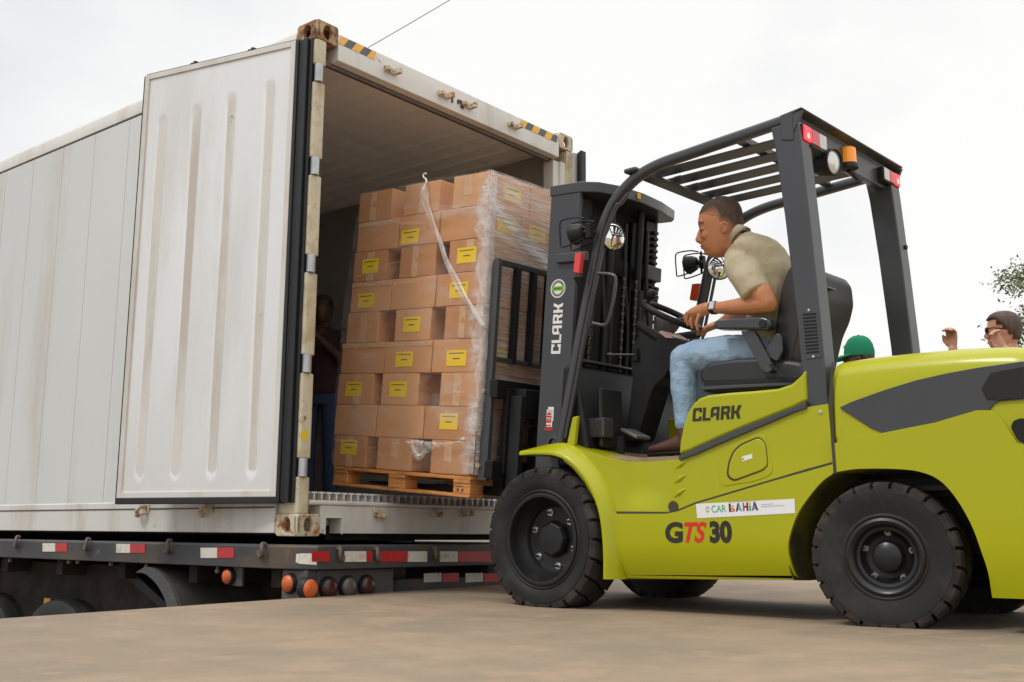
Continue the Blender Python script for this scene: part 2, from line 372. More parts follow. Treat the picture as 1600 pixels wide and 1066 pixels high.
# right post with its inner jamb
mb = MB(); mb.box(CW-.075, CW-.004, .004, .15, .118, CH-.118); mb.build('corner_post', POSTC, box_, bevel=.006)
mb = MB(); mb.box(CW-.20, CW-.0755, .03, .12, .2, 2.68); mb.box(CW-.135, CW-.0755, .012, .03, .2, 2.68); mb.build('door_jamb', CREAM, box_, bevel=.004)
for z in (2.36, 2.0):
    mb = MB(); mb.box(CW-.05, CW+.03, -.02, .05, z, z+.1); mb.cyl((CW-.01, -.02, z-.02), (CW-.01, -.02, z+.12), .014); mb.build('hinge', CASTC, box_, bevel=.005)
# header beam, hazard stripes, cam keepers
mb = MB(); mb.prism([(.004, 2.700), (.004, 2.80), (.022, 2.872), (.15, 2.885), (.15, 2.74), (.05, 2.690)], .165, CW-.165, 'X')
mb.build('header_beam', CREAM, box_, bevel=.004)
mb = MB(); mb.box(.0845, CW-.2005, .06, .09, 2.672, 2.70); mb.build('header_shadow_strip', mat('header_shadow_grime', (.13, .11, .095), .6, var=.3, scale=30), box_, bevel=.003)  # painted strip: shadow line under the header, with some dirt in it
def hazard(x0, x1, n, ph):
    # diagonal stripes on the sloped upper face of the header
    def P(x, k): z = 2.803 + .062*k; return (x, .004 + .018*(z-2.80)/.072 - .0025, z)
    mb = MB(); st = (x1-x0)/n; sl = .026
    for i in range(n):
        a = x0 + i*st; b = a + st; mb.mi = (i + ph) % 2
        cl = lambda q: max(x0, min(x1, q))
        A = [P(cl(a-sl), 0), P(cl(b-sl), 0), P(cl(b+sl), 1), P(cl(a+sl), 1)]
        mb.f([mb.v(q) for q in A])
    mb.build('hazard_stripes', [HAZY, HAZB], box_, smooth=False)
hazard(.168, .475, 5, 0); hazard(1.83, CW-.168, 6, 0)
for u in ((612, 111), (695, 149), (731, 165), (803, 197)):
    q = K(u, Y=-.01); mb = MB()
    mb.box(q.x-.05, q.x+.05, -.012, .004, q.z-.012, q.z+.022); mb.box(q.x-.055, q.x-.03, -.04, -.012, q.z-.012, q.z+.012)
    mb.box(q.x+.03, q.x+.055, -.05, -.012, q.z-.008, q.z+.028); mb.cyl((q.x-.02, -.012, q.z), (q.x-.02, -.03, q.z), .012, n=10)
    mb.build('cam_keeper', CASTC, box_, bevel=.003)
mb = MB(); q = K((716, 162), Y=-.004)
rr = random.Random(5)
for i in range(5): x = q.x + rr.uniform(-.06, .06); mb.box(x, x+rr.uniform(.012, .03), -.0005, .002, q.z+rr.uniform(-.02, .02), q.z+rr.uniform(.022, .035))
mb.build('worn_sticker', DECKT, box_)
# shell
mb = MB(); mb.box(.02, .075, .161, CL, .19, 2.70); 
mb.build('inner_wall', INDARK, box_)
mb = MB()
y = .18; 
while y < CL - .1:
    mb.box(.0, .0195, y, min(y+.4305, CL), .192, 2.755); y += .433
mb.build('side_wall', SIDEW, box_, bevel=.003, seg=1)
mb = MB(); mb.box(.006, .0195, .17, CL, .188, 2.76); mb.build('wall_backing', DECKT, box_)
mb = MB(); mb.prism([(-.004, 2.766), (.0, 2.85), (.02, 2.88), (.09, 2.88), (.09, 2.766)], .18, CL, 'Y'); mb.build('top_rail', CREAM, box_, bevel=.004)
mb = MB(); mb.prism([(-.006, .016), (-.006, .19), (.012, .205), (.08, .205), (.08, .016)], .18, CL, 'Y'); mb.build('bottom_rail', CREAM, box_, bevel=.004)
mb = MB(); mb.box(-.009, -.0062, .18, CL, .148, .156); mb.build('rail_seam', DECKT, box_)
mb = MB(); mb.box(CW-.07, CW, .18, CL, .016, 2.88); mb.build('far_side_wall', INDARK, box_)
mb = MB(); mb.box(.08, CW-.07, .15, CL, 2.84, 2.88); mb.build('roof', CREAM, box_)
mb = MB()          # ribbed ceiling lining
n = 60
def ceil(u, v):
    x = .0755 + u*(CW-.146); yy = .16 + v*(CL-.4)
    return (x, yy, 2.795 - .012*max(0, 1-abs((u*14) % 1 - .5)*6))
mb.grid(ceil, 168, 6); mb.build('ceiling_lining', INNER, box_, ang=60)
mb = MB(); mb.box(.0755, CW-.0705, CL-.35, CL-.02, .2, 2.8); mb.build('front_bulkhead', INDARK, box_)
mb = MB(); mb.box(.08, CW-.0705, .12, CL, .06, .145); mb.build('floor_base', ALU, box_)
mb = MB(); x = .088          # aluminium T section floor
while x < CW-.1:
    mb.box(x, x+.009, .105, CL-.4, .1455, .231); mb.box(x-.016, x+.023, .104, CL-.4, .2315, .241); x += .054
mb.build('floor_grating', ALU, box_)
mb = MB(); mb.box(.0855, CW-.08, .1, .104, .144, .155); mb.build('floor_edge', ALU, box_)
mb = MB(); mb.box(.1, CW-.1, .13, CL-.1, .004, .058); mb.build('gap_blocker_slab', CHASS, box_)  # dark slab added to keep bright sky out of the gap below
mb = MB(); mb.box(.3, CW-.3, .105, .129, -.020, .058); mb.build('gap_blocker_beam', CHASS, box_)  # added beam, narrows the strip of sky showing under the sill
# sill with pocket, keepers
mb = MB()
mb.box(.163, .20, .004, .1, .016, .165); mb.box(.31, CW-.163, .004, .1, .016, .165); mb.box(.2, .31, .004, .1, .098, .165)
mb.prism([(.1, .1655), (.004, .1655), (-.004, .172), (-.004, .185), (.01, .192), (.1, .192)], .0845, CW-.08, 'X')
mb.build('sill_beam', CREAM, box_, bevel=.003)
mb = MB(); mb.box(.19, .2, .0005, .0035, .012, .108); mb.box(.31, .322, .0005, .0035, .012, .108); mb.box(.2, .31, .0005, .0035, .098, .108); mb.build('pocket_frame', CREAM, box_, bevel=.001)
for u in ((594, 803), (683, 802), (732, 801)):
    q = K(u, Y=-.01); mb = MB()
    mb.box(q.x-.05, q.x+.05, -.014, .0035, q.z+.006, q.z+.024); mb.prism([(q.x-.035, q.z-.022), (q.x-.012, q.z-.022), (q.x-.004, q.z+.006), (q.x-.05, q.z+.006)], -.03, .0035, 'Y')
    mb.prism([(q.x+.005, q.z-.022), (q.x+.025, q.z-.022), (q.x+.05, q.z+.006), (q.x+.012, q.z+.006)], -.03, .0035, 'Y')
    mb.build('cam_keeper', CASTC, box_, bevel=.003)
for u in ((224, 798), (324, 797)):
    q = K(u, X=-.01); mb = MB()
    mb.tube([(-.006, q.y-.03, q.z+.022), (-.05, q.y-.03, q.z+.022), (-.055, q.y+.0, q.z-.0), (-.045, q.y+.01, q.z-.03), (-.02, q.y+.03, q.z-.03)], .014, n=8); mb.box(-.012, -.0065, q.y-.06, q.y+.05, q.z-.02, q.z+.035)
    mb.build('door_keeper', CASTC, box_, bevel=.002)
# doors
def door(name, H0, d, flip, w=1.139, z0=.205, z1=2.777, detail=True):
    d = Vector((d[0], d[1], 0)).normalized(); nrm = Vector((-d.y, d.x, 0)) if not flip else Vector((d.y, -d.x, 0))
    T = Matrix(((d.x, nrm.x, 0, H0[0]), (d.y, nrm.y, 0, H0[1]), (0, 0, 1, 0), (0, 0, 0, 1)))
    body = MB(T); body.box(-.04, w+.0, -.085, -.012, z0-.018, z1); dr = body.build(name, CREAM, box_, bevel=.004)
    fr = MB(T); b = .034
    fr.box(0, b, -.0115, .004, z0, z1); fr.box(w-b, w, -.0115, .004, z0, z1); fr.box(b, w-b, -.0115, .004, z0, z0+b); fr.box(b, w-b, -.0115, .004, z1-b, z1)
    fr.build('door_trim', POSTC if False else CREAM, dr, bevel=.003)
    gs = MB(T)
    for k, (u0, u1, n0, n1) in enumerate(((-.022, -.001, -.03, .006), (-.05, -.024, -.05, -.008), (-.078, -.052, -.06, -.0), (-.10, -.08, -.075, -.02))): gs.box(u0, u1, n0, n1, z0-.03, z1+.002*k)
    gs.box(-.02, w, -.05, .0035, z0-.034, z0-.001); gs.box(w+.001, w+.022, -.05, -.008, z0-.034, z1); gs.box(0, w, -.05, -.008, z1+.001, z1+.012)
    gs.build('door_gasket', GASK, dr, bevel=.004)
    ln = MB(T); gx = [w*(1-f) for f in (.135, .37, .60, .845)]
    def lining(a, c):
        u = b + a*(w-2*b); z = z0 + b + c*(z1-z0-2*b); h = 0
        for g in gx:
            za, zb = z0 + .155, z1 - .24 - .11*(g/w)
            dz = max(za - z, z - zb, 0); rr_ = math.hypot(u-g, dz)
            if rr_ < .045:
                k = min(1, max(0, (.045-rr_)/.020)); h = max(h, .0075*k*k*(3-2*k))
        bulge = .0025*sin(u*5.1+z*1.3)*sin(z*2.2+u)
        return (u, -.006 - h + bulge*.6, z)
    ln.grid(lining, 260 if detail else 20, 110 if detail else 20); ln.build('door_lining', STAIN, dr, ang=80)
    for u, z in ((.36, z1), (.80, z1)) if detail else ():
        c = MB(T); c.box(u-.03, u+.03, -.075, -.045, z+.013, z+.04); c.cyl((u, -.06, z+.012), (u, -.06, z+.05), .014, n=10); c.build('door_cam', BLACK, dr, bevel=.003)
    return dr
door('left_door', (-.05, .118), (-.262, 1.108), False)
door('right_door', (CW+.075, .02), (.02, 1.0), True, detail=False)

# ================================================================== TRAILER
tr = thing('flatbed_trailer', 'dark grey flatbed trailer with red and white reflectors carrying the container', 'trailer', CONT)
ZD = -.042
mb = MB(); mb.box(.02, CW-.02, -.10, 12.6, ZD-.06, ZD-.004); mb.build('deck', CHASS, tr)
out_ = [(-.055, 12.6), (-.055, .105), (-.03, .02), (.02, -.15), (CW-.02, -.15), (CW+.03, .02), (CW+.055, .105), (CW+.055, 12.6)]
inn = [(.03, 12.6), (.03, .12), (.05, .04), (.07, -.10), (CW-.07, -.10), (CW-.05, .04), (CW-.03, .12), (CW-.03, 12.6)]
out_ = [(-.055, 12.6), (-.055, .10), (-.02, -.06), (.02, -.15), (CW-.02, -.15), (CW+.02, -.06), (CW+.055, .10), (CW+.055, 12.6)]
mb = MB(); h0, h1 = ZD-.125, ZD
sec_o = [(0, h0), (0, h1-.012), (.012, h1)]          # (inset, z)
n = len(out_)
def lerp2(i, k): return (out_[i][0]*(1-k) + inn[i][0]*k, out_[i][1]*(1-k) + inn[i][1]*k)
loops = [[mb.v((*out_[i], h0)) for i in range(n)], [mb.v((*out_[i], h1-.012)) for i in range(n)], [mb.v((*lerp2(i, .15), h1)) for i in range(n)], [mb.v((*inn[i], h1)) for i in range(n)], [mb.v((*inn[i], h0)) for i in range(n)]]
for a, b in zip(loops, loops[1:] + loops[:1]):
    for i in range(n-1): mb.f([a[i], a[i+1], b[i+1], b[i]])
mb.build('perimeter_rail', DECKT, tr, bevel=.006)
def on_side(mb, u0, u1, v0, v1, t=.003):
    a, b, c, d = (K(q, X=-.0555) for q in ((u0, v0), (u1, v0), (u1, v1), (u0, v1)))
    mb.hexa([(-.0555-t, a.y, a.z), (-.0555-t, b.y, b.z), (-.0555-t, c.y, c.z), (-.0555-t, d.y, d.z)], [(-.0555, a.y, a.z), (-.0555, b.y, b.z), (-.0555, c.y, c.z), (-.0555, d.y, d.z)])
def on_end(mb, u0, u1, v0, v1, t=.003, Y=-.1505):
    q = [K(p, Y=Y) for p in ((u0, v0), (u1, v0), (u1, v1), (u0, v1))]
    mb.hexa([(p.x, Y-t, p.z) for p in q], [(p.x, Y, p.z) for p in q])
for (a, m_, b, t0, t1) in ((67, 87, 105, 849, 862), (182, 204, 227, 850, 864), (314, 340, 366, 856, 872)):
    mb = MB(); mb.mi = 0; on_side(mb, a, m_-.3, t0, t1); mb.mi = 1; on_side(mb, m_, b, t0, t1); mb.build('reflector', [RETW, RETR], tr, smooth=False)
for y in range(4, 12, 1):
    mb = MB(); mb.mi = 0; mb.box(-.0585, -.0555, y+.3, y+.45, -.135, -.08); mb.mi = 1; mb.box(-.0585, -.0555, y+.15, y+.299, -.135, -.08); mb.build('reflector', [RETW, RETR], tr, smooth=False)
# corner reflector on the chamfer, end reflectors
mb = MB(); q0 = Vector((-.02, -.06)); q1 = Vector((.02, -.15)); nn = Vector((-.9, -.43)).normalized()*.003
P = lambda k, z: (*(q0*(1-k) + q1*k + nn), z)
mb.hexa([P(.0, -.085), P(.98, -.085), P(.98, -.142), P(.0, -.138)], [tuple(Vector(P(k, z)) - Vector((nn.x, nn.y, 0))) for k, z in ((.0, -.085), (.98, -.085), (.98, -.142), (.0, -.138))])
p0 = Vector((-.055, .1)); p1 = Vector((-.02, -.06)); n2 = Vector((-.977, -.21)).normalized()*.003
P2 = lambda k, z: (*(p0*(1-k) + p1*k + n2), z)
mb.hexa([P2(.86, -.088), P2(1, -.088), P2(1, -.138), P2(.86, -.13)], [tuple(Vector(P2(k, z)) - Vector((n2.x, n2.y, 0))) for k, z in ((.86, -.088), (1, -.088), (1, -.138), (.86, -.13))])
mb.build('reflector', RETW, tr, smooth=False)
for a, b, m_ in ((487, 514, 1), (538, 572, 0), (573, 581, 1), (590, 636, 1), (637, 667, 0), (687, 715, 0), (716, 775, 1)):
    mb = MB(); on_end(mb, a, b, 861.5, 878); mb.build('reflector', RETR if m_ else RETW, tr, smooth=False)
for x in np.arange(1.55, 2.3, .36):
    mb = MB(); mb.mi = 0; mb.box(x, x+.15, -.1535, -.1505, -.135, -.08); mb.mi = 1; mb.box(x+.15, x+.3, -.1535, -.1505, -.135, -.08); mb.build('reflector', [RETW, RETR], tr, smooth=False)
HOOK = mat('hook_rust', (.12, .085, .07), .6, var=.2, dirt=(.17, .09, .05), dirt_amt=.4)
for u in ((30, 846), (140, 850), (267, 853), (414, 859)):
    q = K(u, X=-.06); mb = MB()
    mb.tube(spline([(-.055, q.y, q.z+.026), (-.075, q.y+.005, q.z+.03), (-.088, q.y-.01, q.z+.0), (-.082, q.y-.005, q.z-.03), (-.070, q.y+.03, q.z-.034), (-.066, q.y+.05, q.z-.01)], 4), .011, n=8); mb.build('rope_hook', HOOK, tr)
for u in ((529, 866), (587, 866), (678, 864)):
    q = K(u, Y=-.16); mb = MB()
    mb.tube(spline([(q.x, -.15, q.z+.026), (q.x, -.17, q.z+.03), (q.x-.008, -.183, q.z), (q.x+.0, -.178, q.z-.026), (q.x+.025, -.168, q.z-.03), (q.x+.03, -.166, q.z-.006)], 4), .010, n=8); mb.build('rope_hook', HOOK, tr)
for u in ((16, 874), (108, 876), (122, 876), (174, 879), (229, 884), (340, 890)):
    q = K(u, X=-.03); mb = MB(); mb.cyl((-.03, q.y, -.165), (-.03, q.y, q.z-.012), .008, n=8); mb.cyl((-.03, q.y, q.z+.0), (-.03, q.y, q.z-.018), .014, n=6); mb.build('drain_bolt', HOOK, tr)
# underside
mb = MB(); mb.box(1.75, 2.25, 1.35, 12.3, ZD, -.001); mb.box(.9, 1.2, 2.2, 12.3, ZD, -.001); mb.build('sky_gap_blocker', CHASS, tr)  # dark boxes added to block the sky behind the deck gap
mb = MB(); mb.box(.62, .76, .2, 12.4, -.52, -.17); mb.box(CW-.76, CW-.62, .2, 12.4, -.52, -.17)
for y in np.arange(.15, 12, .75): mb.box(.03, CW-.03, y, y+.08, -.27, -.172)
mb.build('chassis_beams', CHASS, tr, bevel=.006)
mb = MB(); mb.box(.2, .26, 1.3, 3.6, -.60, -.2); mb.build('side_plate', CHASS, tr)
mb = MB(); mb.hexa([(.10, 1.75, -.2), (.10, 1.90, -.2), (.10, .92, -.62), (.10, .80, -.62)], [(.17, 1.75, -.2), (.17, 1.90, -.2), (.17, .92, -.62), (.17, .80, -.62)]); mb.build('brace', BLACK, tr)
# mudguard: broad curved sheet behind the rear tyres
path = [K(u, X=-.03) for u in ((228, 886), (243, 888), (262, 905), (276, 932), (283, 962), (285, 990))]
pp = spline([(q.y, q.z) for q in path], 5)
mb = MB(); th = .012
A = [[mb.v((x, y + dy, z)) for x, dy in ((-.03, 0), (.55, 0), (.55, -th), (-.03, -th))] for y, z in pp]
mb.skin(A)
rim = [(-.036, y, z) for y, z in pp]
mb.hexa([(-.04, y, z) for y, z in pp] + [(-.04, y+.09, z-.035) for y, z in reversed(pp)], [(-.03, y, z) for y, z in pp] + [(-.03, y+.09, z-.035) for y, z in reversed(pp)])
mb.build('mudguard', MUDG, tr)
def round_lamp(c, ax, r, m_, nm, br=None):
    mb = MB(); c = Vector(c); ax = Vector(ax)
    mb.lathe([(.001, .030), (r*.5, .028), (r*.86, .018), (r, .004), (r, -.012)], c, ax, n=28); lo = mb.build(nm, m_, tr)
    mb = MB(); mb.lathe([(r*.93, .012), (r*1.02, .010), (r*1.12, -.004), (r*1.12, -.03), (.01, -.03)], c, ax, n=28); mb.build('lamp_housing', BLACKP, lo)
q = K((357, 901), X=-.02); round_lamp(q, (-1, 0, 0), .042, ORNG, 'marker_lamp')
mb = MB(); mb.box(-.005, .012, q.y-.10, q.y-.015, q.z-.05, -.168); mb.build('lamp_bracket', MUDG, tr, bevel=.003)
qa = K((450, 912), X=-.02); qb = K((484, 920), Y=-.14)
mb = MB(); mb.box(-.005, .07, -.1, .10, -.36, -.168); mb.box(.07, .62, -.1, -.05, -.36, -.168); mb.build('lamp_panel', MUDG, tr, bevel=.012, seg=3)
round_lamp((-.018, 0.02, qa.z), (-1, 0, 0), .047, ORNG, 'marker_lamp')
for u, m_ in ((484, ORNG), (515, DRED), (545, mat('shaded_clear_lens', (.10, .085, .075), .35, coat=.2)), (575, DRED)):  # clear lens toned down too, its shadow is in the colour
    q = K((u, 920 - (u-484)*.05), Y=-.12); round_lamp((q.x, -.115, q.z), (0, -1, 0), .052, m_, 'tail_lamp')
# underride guard on two brackets
mb = MB(); mb.box(.70, CW-.1, -.05, .05, -.345, -.235); bar = mb.build('underride_bar', DECKT, tr, bevel=.008)
for a, b, m_ in ((663, 690, 0), (692, 717, 1), (728, 755, 0), (757, 778, 1)):
    q0 = K((a, 896), Y=-.055); q1 = K((b, 909), Y=-.055); mb = MB(); mb.box(q0.x, q1.x, -.054, -.0505, q1.z, q0.z); mb.build('bar_reflector', RETR if m_ else RETW, bar, smooth=False)
for x in (.74, 1.6): mb = MB(); mb.box(x, x+.13, .055, .13, -.42, -.168); mb.build('bar_bracket', DECKT, tr, bevel=.008)
# wheels
def truck_wheel(x, y, z=-.95, r=.52, wd=.27):
    mb = MB(); h = wd/2
    mb.lathe([(r*.55, -h*.9), (r*.8, -h), (r*.93, -h*.94), (r*.985, -h*.78), (r, -h*.6), (r, -h*.34), (r-.013, -h*.32), (r-.013, -h*.26), (r, -h*.24), (r, -h*.03), (r-.013, -.004), (r-.013, .004), (r, h*.03), (r, h*.24), (r-.013, h*.26), (r-.013, h*.32), (r, h*.34), (r, h*.6), (r*.985, h*.78), (r*.93, h*.94), (r*.8, h), (r*.55, h*.9)], (x, y, z), (1, 0, 0), n=72)
    wh = mb.build('wheel', RUBBER, tr)
    mb = MB(); mb.lathe([(.02, -h*.5), (r*.3, -h*.5), (r*.4, -h*.2), (r*.56, -h*.95), (r*.56, h*.9), (.02, h*.9)], (x, y, z), (1, 0, 0), n=40); mb.build('rim', CHASS, wh)
for y in (2.5, 3.55, 4.8):
    for x in (.17, .52, CW-.52, CW-.17): truck_wheel(x, y)
q = K((75, 943), X=.2); mb = MB(); mb.box(.19, .2, q.y-.04, q.y+.04, q.z-.03, q.z+.035); mb.build('yellow_tag', HAZY, tr)

# ================================================================== FORKLIFT
fk = thing('forklift', 'lime green counterbalance forklift with charcoal overhead guard carrying the wrapped pallet load', 'forklift', FORK)
YB = .55; WB = 1.7
def curve(mb, fn, z0, z1, nz_, x0=None, x1=None, nx_=0):
    "slice a body panel finely and draw its side in or out by fn(x, z)"
    bm = mb.bm
    for i in range(1, nz_): bmesh.ops.bisect_plane(bm, geom=bm.verts[:]+bm.edges[:]+bm.faces[:], plane_co=(0, 0, z0 + (z1-z0)*i/nz_), plane_no=(0, 0, 1))
    for i in range(1, nx_): bmesh.ops.bisect_plane(bm, geom=bm.verts[:]+bm.edges[:]+bm.faces[:], plane_co=(x0 + (x1-x0)*i/nx_, 0, 0), plane_no=(1, 0, 0))
    for v in bm.verts:
        if abs(v.co.y) > .45: v.co.y += fn(v.co.x, v.co.z) * (1 if v.co.y > 0 else -1)
tuck = lambda x, z: -.045*max(0, (.36-z)/.18)**2
sst = lambda a, b, x: (lambda t: t*t*(3-2*t))(min(1, max(0, (x-a)/(b-a))))
def side_fn(x, z):
    step = -.022*sst(-.46, -.52, x)*sst(-.74, -.58, x)*sst(.50, .56, z)
    return tuck(x, z) + step
# ---- chassis: everything under the dark trim line, full width
arch = [(1305, 738), (1285, 752), (1265, 775), (1247, 802), (1236, 830), (1231, 857), (1235, 890), (1240, 907)]
arch = spline(arch, 4)
fend = [(942, 905), (942, 850), (937, 812), (927, 780), (913, 754), (895, 732), (880, 720)]
topl = [(893, 697), (935, 710), (975, 722), (1020, 721), (1062, 718), (1085, 709)]
trim = [(1120, 694), (1160, 677), (1200, 660), (1240, 643), (1258, 637), (1294, 631)]
side = xz(topl + trim + [(1299, 690)] + arch + fend, YB)
mb = MB(); mb.prism(side, -YB, -.30); mb.prism(side, .30, YB); curve(mb, side_fn, .18, .78, 15, -.80, -.44, 12); mb.build('chassis', LIME, fk, bevel=.010, seg=3)
mb = MB(); mb.box(-1.45, -.45, -.299, .299, .19, .70); mb.box(-.5, .05, -.299, .299, .2, .62); mb.box(-2.3, -1.4, -.32, .32, .30, .60); mb.build('frame', BLACK, fk)
# lower side panel, proud of the chassis, with its seam line along the top
low = [(949, 803), (1000, 803), (1040, 803), (1060, 799), (1086, 788), (1140, 772), (1200, 754), (1260, 737), (1303, 725)] + [(1304, 737)] + arch[1:-1] + [(1238, 900), (1234, 907), (1100, 906), (950, 903), (946, 895)]
lowp = xz(low, .565)
for s in (1, -1):
    mb = MB(); mb.prism(lowp, s*.5515, s*.565); curve(mb, tuck, .17, .37, 10); lp = mb.build('side_skirt', LIME, fk, bevel=.008, seg=3)
    if s > 0: SK = lp
    gl = xz([(949, 799), (1043, 800), (1060, 796), (1086, 785), (1140, 769), (1200, 751), (1260, 733), (1304, 721), (1304, 724.5), (1260, 737), (1200, 754.6), (1140, 773), (1086, 789), (1060, 800), (1043, 803.5), (949, 803.5)], .552)
    mb = MB(); mb.prism(gl, s*.5505, s*.553); mb.build('panel_gap', INK, fk, smooth=False)
# return wall of the rear arch (the dark band between panel edge and tyre)
a_out = xz(arch, .55); 
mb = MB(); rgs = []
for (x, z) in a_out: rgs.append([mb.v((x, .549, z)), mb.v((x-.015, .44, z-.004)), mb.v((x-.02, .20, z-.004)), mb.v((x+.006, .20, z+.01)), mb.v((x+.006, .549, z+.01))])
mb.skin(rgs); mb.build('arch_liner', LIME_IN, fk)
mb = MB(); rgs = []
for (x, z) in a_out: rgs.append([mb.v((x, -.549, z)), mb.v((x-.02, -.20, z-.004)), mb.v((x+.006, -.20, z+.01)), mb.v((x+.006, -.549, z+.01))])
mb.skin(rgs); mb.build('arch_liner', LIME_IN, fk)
# ---- front fenders: curved sheet with a rolled lip
fp = [(812, 711.5), (835, 710), (857, 710.5), (873, 714), (888, 722), (903, 736), (917, 755), (929, 779), (937, 806), (941, 836), (943, 870), (943, 905)]
for s in (1, -1):
    pts = xz(fp, .60); pts = spline(pts, 4); mb = MB(); rg_ = []
    for i, (x, z) in enumerate(pts):
        a = Vector(pts[min(i+1, len(pts)-1)]) - Vector(pts[max(i-1, 0)]); a.normalize(); nn = Vector((-a.y, a.x))
        if nn.y < 0 and i < 8: nn = -nn
        if i == 0: n0 = nn
        if nn.dot(n0) < 0: nn = -nn
        n0 = nn
        f_ = min(1, i/10)
        L = lambda d: (x + nn.x*d, z + nn.y*d)
        sec = [(.602, 0), (.604, .010), (.598, .019), (.585, .024 + .004*f_), (.552, .030 + .035*f_), (.30, .030 + .035*f_), (.30, 0)]
        rg_.append([mb.v((L(d)[0], s*y, L(d)[1])) for y, d in sec])
    mb.skin(rg_); mb.build('fender', LIME, fk, ang=50)
# lime stub by the front guard leg and inner step edge
for s in (1, -1):
    q = xz([(896, 652), (904, 650), (899, 697), (886, 700)], .52); mb = MB(); mb.prism(q, s*.505, s*.53); mb.build('leg_socket', LIME, fk, bevel=.006)
# ---- side cover details
def side_poly(pts, y0, y1, m, nm, parent=fk, bevel=0, Y=None, both=False, seg=2, r=None):
    q = xz(pts, Y or y1)
    if r: q = rpoly(q, r)
    mb = MB(); mb.prism(q, y0, y1); o = mb.build(nm, m, parent, bevel=bevel, seg=seg)
    if both: mb = MB(); mb.prism(q, -y0, -y1); mb.build(nm, m, parent, bevel=bevel, seg=seg)
    return o
hatch = [(1186, 681.5), (1197, 692), (1200.5, 728), (1192, 736), (1146, 753), (1135, 745), (1137, 724), (1145, 704), (1158, 693)]
dish = [(1184, 678), (1196, 680), (1210, 740), (1180, 752), (1130, 760), (1123, 750), (1124, 728), (1134, 703), (1150, 692)]
side_poly(dish, .5452, .5525, LIME, 'hatch_rim', bevel=.0022, r=.04)
side_poly(hatch, .5445, .5532, INK, 'hatch_gap', r=.03)
h2 = [(1185, 684), (1195, 693), (1198.5, 727), (1191, 734.3), (1146.5, 750.5), (1137.2, 743), (1139, 724.5), (1146.5, 705.5), (1159, 695)]
hd = side_poly(h2, .5455, .5585, LIME, 'hatch_cover', bevel=.005, r=.03, seg=3)
q = xz([(1159.5, 713.5), (1175, 709.5), (1176, 716), (1160.5, 721)], .558); mb = MB(); mb.prism(q, .5586, .5592); st = mb.build('white_label', WHITE, hd, smooth=False)
q = xz([(1160.8, 716.5), (1162.5, 716), (1162.8, 718), (1161, 718.6)], .559); mb = MB(); mb.prism(q, .5593, .5597); mb.build('label_print', INK, st, smooth=False)
for c in ((1063, 728), (1061, 751), (1060, 773)):
    a = F((c[0]+12, c[1]-9), Y=.55); b = F((c[0]-10, c[1]+6), Y=.55)
    mb = MB(); mb.loft([((a.x, .545, a.z), (0, .007, 0), (.0, 0, .004)), (((a+b)/2 + Vector((0, -.002, .004))), (0, .011, 0), (.004, 0, .012)), ((b.x, .545, b.z), (0, .004, 0), (0, 0, .003))], 10); mb.build('louvre', LIME, fk, ang=80)
q = F((1052, 792), Y=.552); mb = MB(); mb.cyl((q.x, .5515, q.z), (q.x, .554, q.z), .026); mb.build('hole_plug', INK, fk)
q = F((1281.5, 644), Y=.552); mb = MB(); mb.lathe([(.001, .003), (.005, .003), (.008, .002), (.009, 0)], (q.x, .5512, q.z), (0, 1, 0), n=16); mb.build('lock', ZINC, fk)
# dark trim strip between cowl and side cover
tlo = [(1060, 719.5), (1085, 711), (1120, 695.5), (1160, 678.5), (1200, 661.5), (1240, 644.5), (1259, 638)]
thi = [(1060, 712), (1078, 703.5), (1120, 684), (1160, 667.5), (1200, 651.5), (1240, 635.5), (1259, 627)]
side_poly(tlo + thi[::-1], .49, .5635, GREYB, 'trim_strip', bevel=.004, both=True)
# ---- seat cowl (hood side) in lime
cowl = [(1060, 711), (1061.5, 690), (1066, 668), (1073, 646), (1081, 632), (1092, 622), (1106, 617), (1140, 613.5), (1180, 610.5), (1215, 607), (1236, 600), (1249, 588), (1258, 577), (1260, 627), (1240, 637), (1200, 653), (1160, 669), (1120, 686), (1078, 705)]
cq = xz(cowl, .545); mb = MB(); mb.prism(cq, -.545, .545); mb.build('seat_cowl', LIME, fk, bevel=.022, seg=4)
# ---- counterweight and rear hood
hood = [(1297, 741), (1296, 690), (1296, 630), (1298.5, 566), (1340, 558.5), (1400, 551), (1450, 546.5), (1500, 542), (1550, 539.5), (1600, 538.5)]
hq = xz(hood, .50)
hq = [(F((u[0], u[1]), Y=.50 if u[1] < 600 else .55).x, F((u[0], u[1]), Y=.50 if u[1] < 600 else .55).z) for u in hood]
x_front = F((1299, 600), Y=.55).x
ztop = lambda x: np.interp(-x, [-p[0] for p in hq[3:]], [p[1] for p in hq[3:]])
mb = MB(); rings = []
xs = [x_front - t for t in (0, .012, .05, .12, .2, .3, .4, .5, .6, .7, .78, .86, .92, .96)]
for i, x in enumerate(xs):
    zt = ztop(max(x, hq[-1][0])) - max(0, (hq[-1][0]-x))*.25
    k = 1 - max(0, (x_front - .72 - x)/.26)**2.2*.22
    e = .010 if i == 0 else 0
    zb = .665 if x > -2.06 else .60
    prof = [(.55-e, zb), (.552-e, .70), (.552-e, .80), (.548-e, .92), (.538-e, zt-.075), (.525-e, zt-.045), (.50-e, zt-.018), (.46-e, zt-.004), (.36, zt+.005), (0, zt+.010)]
    rings.append([mb.v((x, y*k, z)) for y, z in prof] + [mb.v((x, -y*k, z)) for y, z in reversed(prof[:-1])])
mb.skin(rings); mb.build('rear_hood', LIME, fk, ang=32)
